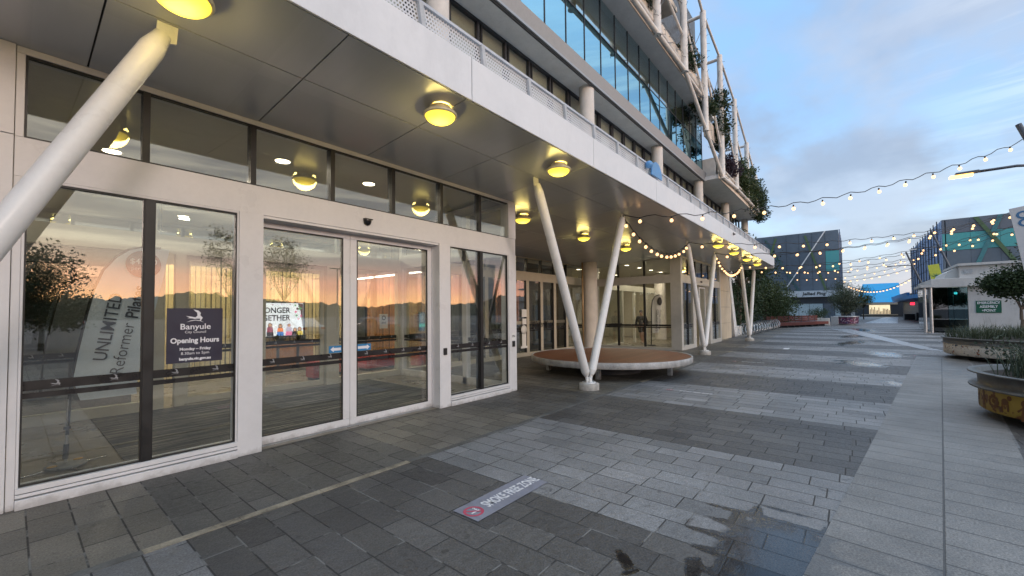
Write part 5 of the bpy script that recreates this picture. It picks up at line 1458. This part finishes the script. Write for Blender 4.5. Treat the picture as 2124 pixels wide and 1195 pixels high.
# ------------------------------------------------------------------ right glass office block with louvres
XR = 62.0; YR = -13.05
rb = thing('glass_office_block', (XR, -18, 0), 'glass office block with a teal band and tall blue louvres on the right', 'building', 'glass office blocks')
mb = MB(); mb.box(XR + .06, XR + 31, -30, YR - .3, 0, 10.9); mb.build('core', DKW, rb)
GREYP = pbr('grey_glass_panel', (.12, .13, .155), .25, spec=.7, var=.03, vs=.5)
for k, (z0, z1, mt) in enumerate(((2.5, 5.5, DG), (5.55, 7.65, DG), (7.7, 9.45, TEAL), (9.5, 10.95, GREYP))):
    for j in range(6): mb = MB(); mb.box(XR, XR + .05, YR - 2.0 * (j + 1) + .02, YR - 2.0 * j, z0, z1); mb.build('window', mt, rb)
for (ya, yb, mt) in ((-3.9, -1.9, TEAL), (-2.2, -5.2, GRN)):
    mb = MB(); mb.prism([(XR - .05 - (.08 if mt is GRN else 0), YR + ya, 10.9), (XR - .05 - (.08 if mt is GRN else 0), YR + ya - .35, 10.9), (XR - .05 - (.08 if mt is GRN else 0), YR + yb - .35, 5.2), (XR - .05 - (.08 if mt is GRN else 0), YR + yb, 5.2)], (-.07, 0, 0)); mb.build('diagonal_strip', pbr('teal_strip', (.06, .20, .21), .4) if mt is TEAL else GRN, rb)
LOUV = pbr('pale_blue_louvre', (.30, .40, .58), .45, var=.1); r_ = random.Random(9)
mb = MB(); mb.box(XR, XR + 30, YR - .28, YR - .2, 3.4, 10.9); mb.build('side_wall', pbr('blue_grey_side', (.16, .20, .28), .5), rb)
for j in range(26):
    x = XR + .2 + j * 1.15; dz_ = r_.uniform(-.25, .25)
    mb = MB(); mb.prism([(x, YR - .19, 3.3), (x + .55, YR - .19, 3.3), (x + .55 + dz_, YR - .19, 10.95), (x + dz_, YR - .19, 10.95)], (0, .22, 0)); mb.build('louvre', LOUV, rb)
for j in range(12):
    x = XR + .9 + j * 2.4; mb = MB(); mb.tube((x, YR + .25, 3.0), (x + r_.uniform(-.5, .5), YR + .25, 11.0), .05, n=6)
    for k in range(6): mb.tube((x, YR - .1, 4 + k * 1.2), (x, YR + .35, 4 + k * 1.2), .03, n=5)
    mb.build('louvre_rod', DARK, rb)
mb = MB(); mb.box(XR + 2, XR + 30, YR - .15, YR + 2.2, 2.9, 3.3); mb.build('awning', pbr('blue_awning', (.06, .20, .42), .5), rb)

# ------------------------------------------------------------------ white kiosk with emergency sign
XK = 41.0
kb = thing('white_kiosk', (XK, -13, 0), 'low white rendered kiosk with a flat roof and teal glass corner', 'building')
REND = pbr('white_render', (.50, .50, .49), .75, var=.05, vs=1.5, dirt=.25)
mb = MB(); mb.box(XK, XK + 7, -19, -11.62, 0, 3.12); mb.build('wall', REND, kb)
mb = MB(); mb.box(XK - .35, XK + 7.2, -12.0, -9.85, 3.12, 3.72); mb.box(XK - .35, XK + 7.2, -19, -12.02, 3.12, 3.70); mb.build('roof', REND, kb, bevel=.02)
mb = MB(); mb.box(XK + .2, XK + 6, -17.5, -11.3, 3.72, 4.55); mb.prism([(XK + .6, -11.3, 3.72), (XK + .6, -10.6, 3.72), (XK + .6, -10.75, 4.2), (XK + .6, -11.3, 4.55)], (5, 0, 0)); mb.box(XK, XK + 6.2, -19, -11.2, 4.56, 4.72); mb.build('roof_box', REND, kb)
mb = MB(); mb.box(XK + .17, XK + .199, -11.9, -11.5, 4.0, 4.3); mb.build('vent', GALV, kb)
TGL = glass('teal_kiosk_glass', (.10, .32, .36), .16, (.7, .95, 1.0))
for a, b in ((-11.6, -10.95), (-10.93, -10.7)): mb = MB(); mb.box(XK + .05, XK + .09, a, b, .1, 3.1); mb.build('window', TGL, kb)
mb = MB(); mb.box(XK + .9, XK + 1.0, -11.5, -10.8, 0, 3.1); mb.build('inner_panel', pbr('teal_dim', (.03, .09, .11), .5), kb)
mb = MB(); mb.box(XK + .3, XK + .5, -11.25, -11.05, .5, 2.2); mb.build('dispenser', DARK, kb)
mb = MB(); mb.ball((XK + .35, -11.1, 2.72), .09, 10, 7); mb.build('lamp', emit('kiosk_lamp', (.8, 1.0, .85), 6), kb)
SMOK = glass('smoky_glass', (.25, .26, .27), .15)
for k in range(4): mb = MB(); mb.box(XK + .1 + k * 1.7, XK + 1.75 + k * 1.7, -9.85, -9.81, .1, 3.1); mb.build('side_pane', SMOK, kb)
mb = MB(); mb.box(XK + .06, XK + .1, -10.68, -9.86, .1, 3.1); mb.build('corner_pane', SMOK, kb)
mb = MB(); mb.box(XK + 1.1, XK + 6.5, -11.6, -10.2, 0, 3.1); mb.build('core', DKW, kb)
for y in (-9.45, -9.75): mb = MB(); mb.tube((XK - .9, y, 0), (XK - .9, y, 3.12), .09, n=14); mb.build('post', GALV, kb)
mb = MB(); mb.box(XK - 1.2, XK + 3, -9.95, -9.25, 3.12, 3.3); mb.build('post_cap', REND, kb)
mb = MB(); mb.lathe([(.001, 0), (.12, 0), (.10, .1)], (XK - .9, -9.6, 0), 10); mb.build('footing', CONC, kb)
es = thing('emergency_sign', (XK - .03, -12.55, 1.75), 'green emergency assembly point sign on the white kiosk wall', 'sign')
mb = MB(); mb.box(XK - .03, XK - .002, -13.08, -11.96, 1.36, 2.16); mb.build('panel', pbr('green_sign', (.004, .085, .045), .4, var=.04), es)
mb = MB()
for i, tx in enumerate(('EMERGENCY', 'ASSEMBLY', '+POINT')): text_mb(mb, tx, .225, (XK - .032, -12.52, 2.01 - i * .25), (0, -1, 0), (0, 0, 1), bold=.003, ext=.001, sx=.78)
mb.build('lettering', PRINT, es)

# ------------------------------------------------------------------ planters on the right
YLW = mural_mat('yellow_mural', (.36, .24, .035), [(.10, .035, .01), (.16, .06, .012)], 7, .57)
WMU = mural_mat('white_mural', (.80, .74, .66), [(.03, .03, .03), (.30, .08, .02), (.03, .05, .12), (.35, .2, .05)], 8, .635)
c = (9.6, -8.6)
p1 = thing('drum_planter', (*c, 0), 'yellow painted drum planter with brown figures at the right edge', 'planter', 'round drum planters')
mb = MB(); mb.lathe([(1.36, .10), (1.48, .12), (1.5, .14), (1.5, .45)], (*c, 0), 96); mb.build('drum', YLW, p1)
mb = MB(); mb.lathe([(1.5, .452), (1.60, .455), (1.61, .47), (1.60, .485), (1.502, .49), (1.51, .66), (1.61, .672), (1.612, .69), (1.60, .695), (1.50, .69), (1.47, .60), (.01, .58)], (*c, 0), 96); mb.build('rim', pbr('dull_steel', (.13, .13, .125), .5, .3, var=.25, vs=6, dirt=.4), p1)
mb = MB(); mb.lathe([(1.0, 0), (1.0, .10), (1.36, .10)], (*c, 0), 48); mb.build('plinth', DARK, p1)
INK = pbr('brown_ink', (.13, .05, .012), .6, var=.2, vs=20)
mb = MB(); r_ = random.Random(12)       # painted figures wrapped round the drum


def onto(c_, rad, a, pts):       # pts in metres (u along the wall, z)
    return [(c_[0] + rad * math.cos(a + p[0] / rad), c_[1] + rad * math.sin(a + p[0] / rad), p[1]) for p in pts]


k = 0; a = 1.2
while a < 5.0:
    u0 = 0; zc = .29 + r_.uniform(-.03, .04); s_ = r_.uniform(.8, 1.15)
    kind = k % 3
    D = lambda cx, cz, ra, rb_: onto(c, 1.503, a, [(cx + ra * math.cos(q * .5236), cz + rb_ * math.sin(q * .5236)) for q in range(12)])
    if kind == 0:
        mb.face(D(0, zc + .08, .045 * s_, .05 * s_)); mb.face(onto(c, 1.503, a, [(-.05, zc - .10), (.05, zc - .10), (.03, zc + .05), (-.03, zc + .05)]))
        for q in (-1, 1): mb.face(onto(c, 1.503, a, [(q * .03, zc + .03), (q * .10, zc - .03), (q * .085, zc - .05), (q * .02, zc)])); mb.face(onto(c, 1.503, a, [(q * .01, zc - .1), (q * .045, zc - .1), (q * .05, zc - .16), (q * .02, zc - .16)]))
    elif kind == 1:
        for q in range(10): mb.face(D(.085 * math.cos(q * .628), zc + .02 + .075 * math.sin(q * .628), .028, .03))
        mb.face(D(0, zc + .03, .03, .035)); mb.face(onto(c, 1.503, a, [(-.03, zc - .1), (.05, zc - .13), (.06, zc - .10), (-.01, zc - .07)]))
    else:
        mb.face(D(0, zc, .07 * s_, .05)); mb.face(D(.07, zc + .06, .035, .035)); mb.face(onto(c, 1.503, a, [(-.06, zc - .02), (-.03, zc - .02), (-.03, zc - .13), (-.06, zc - .13)])); mb.face(onto(c, 1.503, a, [(.03, zc - .02), (.06, zc - .02), (.06, zc - .13), (.03, zc - .13)]))
    a += r_.uniform(.13, .19); k += 1
mb.build('painted_figures', INK, p1)
c2 = (20.5, -10.4)
p2 = thing('drum_planter', (*c2, 0), 'wide cream drum planter with a painted bird frieze behind the yellow one', 'planter', 'round drum planters')
mb = MB(); mb.lathe([(2.2, .12), (2.36, .14), (2.4, .17), (2.4, .50)], (*c2, 0), 96); mb.build('drum', WMU, p2)
mb = MB(); mb.lathe([(2.4, .502), (2.44, .505), (2.44, .52), (2.405, .525), (2.41, .66), (2.46, .67), (2.46, .70), (2.38, .70), (2.34, .62), (.01, .60)], (*c2, 0), 96); mb.build('rim', bpy.data.materials['dull_steel'], p2)
mb = MB(); mb.lathe([(1.7, 0), (1.7, .12), (2.2, .12)], (*c2, 0), 48); mb.build('plinth', DARK, p2)
GRASS1 = leafmat('planter_grass', (.035, .05, .03), (.11, .13, .075)); GRASS2 = leafmat('feathery_grass', (.02, .035, .02), (.07, .09, .055))
SOIL = pbr('soil', (.03, .022, .016), .95, var=.3)
mb = MB(); mb.lathe([(2.37, .66), (1.2, .74), (.01, .78)], (*c2, 0), 40); mb.lathe([(1.48, .62), (.8, .68), (.01, .72)], (*c, 0), 40); tag(mb.build('planter_soil', SOIL, origin=(*c2, .6)), 'dark soil filling the two big drum planters', 'soil', kind='stuff')
mb = MB(); r_ = random.Random(31)
for i in range(260):
    a = r_.uniform(0, 6.283); q = 2.3 * math.sqrt(r_.random()); blades(mb, c2[0] + q * math.cos(a), c2[1] + q * math.sin(a), .66, 14, .36 + .12 * r_.random(), .07, r_, .008, .9)
for i in range(90):
    a = r_.uniform(0, 6.283); q = 2.3 * math.sqrt(r_.random()); blades(mb, c2[0] + q * math.cos(a), c2[1] + q * math.sin(a), .66, 2, .75, .05, r_, .004, .35)
tag(mb.build('ground_cover', GRASS1, origin=(*c2, .66)), 'grey green grasses filling the cream drum planter', 'grass', kind='stuff')
sh_ = thing('feathery_shrub', (9.2, -8.4, .66), 'feathery dark green shrub growing out of the yellow drum planter', 'shrub')
mb = MB(); r_ = random.Random(33)
for i in range(150):
    a = r_.uniform(0, 6.283); q = 1.25 * math.sqrt(r_.random()); blades(mb, c[0] + q * math.cos(a), c[1] + q * math.sin(a), .62, 16, .42 + .2 * r_.random(), .09, r_, .007, .85)
for i in range(70):
    a = r_.uniform(0, 6.283); q = 1.3 * math.sqrt(r_.random()); blades(mb, c[0] + q * math.cos(a), c[1] + q * math.sin(a), .62, 2, 1.0, .05, r_, .004, .5)
cs = [(Vector((c[0] + 1.1 * r_.uniform(-1, 1), c[1] + 1.1 * r_.uniform(-1, 1), .85 + r_.random() * .22)), .2) for i in range(46)]
clumps(mb, cs, 46, .055, 1.0, r_)
mb.build('foliage', GRASS2, sh_)
# tree in a planter behind, in front of the kiosk
p3 = thing('drum_planter', (27.6, -12.1, 0), 'grey drum planter with a shelf around the dark tree by the kiosk', 'planter', 'round drum planters')
mb = MB(); mb.lathe([(1.3, .1), (1.4, .12), (1.4, .66)], (27.6, -12.1, 0), 48); mb.build('drum', pbr('grey_drum', (.13, .13, .12), .7, var=.2), p3)
mb = MB(); mb.lathe([(1.4, .662), (1.52, .67), (1.52, .72), (1.34, .72), (1.3, .6), (.01, .6)], (27.6, -12.1, 0), 48); mb.lathe([(1.0, 0), (1.0, .1), (1.3, .1)], (27.6, -12.1, 0), 30); mb.build('rim', COLW, p3)
tree('plaza_tree', (27.9, -11.25, .6), 1.1, [(.2, -.5, 2.3, 1.0, 1.15, .8), (.2, -.9, 3.3, 1.0, .95, 1.1), (.1, -1.4, 4.0, .8, .8, .7), (0, .30, 2.15, .7, .75, .40), (.3, -1.5, 1.9, .8, .8, .6)], 340, 90, .12, LF_DARK, 'dark spreading tree in front of the white kiosk at the right edge', seed=41, crad=.38, tr=.07)

# ------------------------------------------------------------------ leaning lamp posts
POLE = pbr('dark_grey_pole', (.10, .11, .13), .4, .3)
SLAMP = emit('street_lamp_glow', (1.0, .50, .10), 4.5)
lp = None
for i, (x, y, h, mir, lb) in enumerate(((18.4, -9.5, 6.75, 1, 'nearest leaning lamp post at the right edge with a lit lamp'), (49.0, -10.9, 8.05, 1, 'leaning lamp post over the kiosk with a yellow banner'), (51.2, -9.5, 6.6, 1, 'leaning lamp post right of the blue shop, its arm to the left'), (31.35, -14, 8.0, 1, 'leaning lamp post out to the right that holds the festoon strings'), (80, -4.2, 8.6, -1, 'farthest leaning lamp post left of the blue shop'))):
    yb = y - mir * .32 * h
    lp = thing('lamp_post', (x, yb, 0), lb, 'lamp post', 'leaning lamp posts')
    mb = MB(); mb.tube((x, yb, 0), (x, y + mir * .06, h + .2), .11, .065, 14); mb.build('pole', POLE, lp)
    mb = MB(); za = h * .84; ya = yb + (y - yb) * za / h; mb.path([(x, ya, za), (x - .15, ya + mir * .5, za + .05), (x - .3, ya + mir * 1.25, za + .02)], .04, 8); mb.build('arm', POLE, lp)
    if mir < 0: pass
    mb = MB(); mb.obox((x - .34, ya + mir * 1.5, za + .02), (.09, 0, 0), (0, .24, 0), (0, 0, .03)); lh = mb.build('lamp_head', POLE, lp)
    mb = MB(); mb.obox((x - .34, ya + mir * 1.62, za - .055), (.085, 0, 0), (0, .24, 0), (0, 0, .03)); mb.build('lens', SLAMP if i == 0 else PAPER, lh)
    mb = MB(); mb.tube((x, yb, 0), (x, yb, .03), .2, n=16); mb.build('foot', GALV, lp)
yf = thing('banner_flag', (48.75, -10.9, 4.1), 'yellow green banner with a plant emblem on the lamp post over the kiosk', 'banner')
mb = MB(); mb.prism([(48.8, -10.54, 5.30), (48.8, -11.20, 5.39), (48.8, -11.42, 4.06), (48.8, -10.72, 4.04)], (-.02, 0, 0)); mb.build('cloth', pbr('lime_cloth', (.48, .50, .06), .7, var=.08), yf)
mb = MB(); r_ = random.Random(2)
for i in range(12):
    a = R(-60 + i * 14 + r_.uniform(-6, 6)); L = .25 + .25 * r_.random(); d_ = Vector((0, -math.sin(a), math.cos(a))); mb.leaf(Vector((48.775, -11.07, 4.2)) + d_ * (L * .5 + .05), (-1, 0, 0), d_, L, .05)
mb.build('plant_emblem', pbr('dark_green_print', (.01, .12, .11), .7), yf)
wb = thing('banner_flag', (16.2, -8.8, 2.5), 'white hanging banner with blue curved marks at the right edge', 'banner')
mb = MB(); mb.prism([(16.2, -8.76, 4.18), (16.2, -9.9, 4.36), (16.2, -10.0, 2.2), (16.2, -8.98, 2.45)], (-.015, 0, 0)); mb.build('cloth', pbr('white_banner_cloth', (.55, .55, .56), .7, var=.04), wb)
mb = MB()
for q in (0, 1):
    for k in range(14):
        a0_, a1_ = R(40 + k * 18), R(40 + (k + 1) * 18); zc = 4.0 - q * .20; yc = -8.99 - q * .03
        P_ = lambda a, rr: (16.18, yc - rr * math.cos(a), zc + rr * .85 * math.sin(a))
        mb.face([P_(a0_, .12), P_(a1_, .12), P_(a1_, .07), P_(a0_, .07)])
mb.build('blue_mark', pbr('blue_print', (.05, .16, .32), .6), wb)

# ------------------------------------------------------------------ behind the camera: car park, trees and hills that the glass mirrors
HILL = pbr('hill_bush', (.012, .016, .012), .95, var=.3, vs=.05)


def ridge(name, d0, a0, a1, h, seed, n=90, jag=1.5):
    n = n * 4
    r_ = random.Random(seed); mb = MB(); top = []; bot = []
    for i in range(n + 1):
        a = a0 + (a1 - a0) * i / n; d_ = d0 * (1 + .12 * noise.noise(Vector((i * .025, seed, 0))))
        z = h * (.75 + .5 * noise.noise(Vector((i * .0175, seed * 3.1, 0)))) + jag * (.6 + noise.noise(Vector((i * .21, 4.0, seed)))) + r_.uniform(0, jag * .35)
        top.append((d_ * 1.15 * math.cos(a), d_ * 1.15 * math.sin(a) - 5, max(2, z))); bot.append((d_ * math.cos(a), d_ * math.sin(a) - 5, -1))
    V = bot + top + [(p[0] * 1.4, p[1] * 1.4, -2) for p in bot]; m_ = n + 1
    F = [(i, i + 1, m_ + i + 1, m_ + i) for i in range(n)] + [(m_ + i, m_ + i + 1, 2 * m_ + i + 1, 2 * m_ + i) for i in range(n)]
    mb.raw(V, F); return tag(mb.build(name, HILL), kind='structure')


ridge('hills', 330, R(-165), R(-8), 17, 5, 220, 2.6)
ridge('hills', 420, R(-12), R(60), 14, 8, 120, 3)
tree('car_park_tree', (1.0, -25.5, 0), 2.0, [(0, 0, 3.8, 1.2, 1.6, 1.7), (-1.2, 0, 2.6, 1.4, 1.2, 1.2), (.6, 0, 2.0, 1.6, 1.2, .9)], 170, 70, .17, LF_DARK, 'dark tree beyond the car park mirrored in the left window', group='car park trees', seed=51, crad=.6)
tree('car_park_tree', (10.6, -31, 0), 3.2, [(0, 0, 6.6, 1.6, 1.6, 2.2), (.6, 0, 4.6, 1.0, 1.0, 1.0)], 60, 50, .15, LF_DARK, 'airy tree beyond the car park mirrored right of the opening hours notice', group='car park trees', seed=52, crad=.55, tr=.09)
tree('car_park_tree', (15.5, -33, 0), 3.0, [(0, 0, 6.4, 2.0, 1.6, 2.4)], 70, 50, .16, LF_DARK, 'tree beyond the car park mirrored in the left sliding door', group='car park trees', seed=53, crad=.6, tr=.1)
tree('car_park_tree', (-4.5, -22, 0), 2.4, [(0, 0, 4.0, 2.6, 1.6, 2.0)], 70, 60, .17, LF_DARK, 'dark tree beyond the car park at its left end', group='car park trees', seed=54, crad=.7)
for (x, y) in ((9.8, -30), (22, -36)):
    lpk = thing('car_park_lamp', (x, y, 0), 'slim car park lamp mast with a flat head, ' + ('mirrored in the left window' if x < 15 else 'mirrored in the sliding doors'), 'lamp post', 'car park lamps')
    mb = MB(); mb.tube((x, y, 0), (x, y, 6.5), .06, .045, 10); mb.build('mast', POLE, lpk)
    mb = MB(); mb.box(x - .8, x + .8, y - .08, y + .08, 6.5, 6.58); mb.build('lamp_head', POLE, lpk)


def car(loc, paint, label, rz):
    t = thing('parked_car', (0, 0, 0), label, 'car', 'cars in the car park')
    prof = [(-2.1, .35), (-2.12, .75), (-1.95, .92), (-1.1, 1.0), (-.45, 1.42), (.75, 1.45), (1.55, 1.02), (2.05, .92), (2.12, .6), (2.1, .35)]
    mb = MB(); mb.prism([(p[0], -.85, p[1]) for p in prof], (0, 1.7, 0)); mb.build('body', paint, t, bevel=.07, seg=3)
    mb = MB()
    for s_ in (-.865, .855): mb.prism([(-1.0, s_, 1.0), (-.42, s_, 1.36), (.70, s_, 1.38), (1.35, s_, 1.0)], (0, .01, 0))
    mb.prism([(-1.18, -.7, 1.0), (-.5, -.62, 1.40), (-.5, .62, 1.40), (-1.18, .7, 1.0)], (-.03, 0, .02)); mb.build('window', bpy.data.materials['black_gloss'], t)
    for x in (-1.3, 1.35):
        for s_ in (-.8, .8):
            mb = MB(); mb.tube((x, s_ - .1, .32), (x, s_ + .1, .32), .32, n=20); w_ = mb.build('wheel', BLACK, t); mb = MB(); mb.tube((x, s_ - .11, .32), (x, s_ + .11, .32), .19, n=14); mb.build('rim', GALV, w_)
    for s_ in (-.62, .62): mb = MB(); mb.obox((-2.12, s_, .72), (.02, 0, 0), (0, .16, 0), (0, 0, .06)); mb.build('headlight', COLW, t)
    for s_ in (-.66, .66): mb = MB(); mb.obox((2.1, s_, .78), (.03, 0, 0), (0, .14, 0), (0, 0, .07)); mb.build('tail_light', RED, t)
    t.location = loc; t.rotation_euler = (0, 0, rz); return t


car((6.5, -23.5, -.02), pbr('silver_paint', (.35, .36, .38), .3, .6, coat=.5), 'silver car in the car park mirrored in the near glass', R(96))
car((12.8, -24, -.02), pbr('white_paint', (.6, .6, .6), .3, coat=.5), 'white car in the car park mirrored in the sliding doors', R(84))
car((19.5, -24.5, -.02), pbr('dark_paint', (.03, .035, .05), .3, coat=.6), 'dark blue car in the car park mirrored in the right window', R(92))
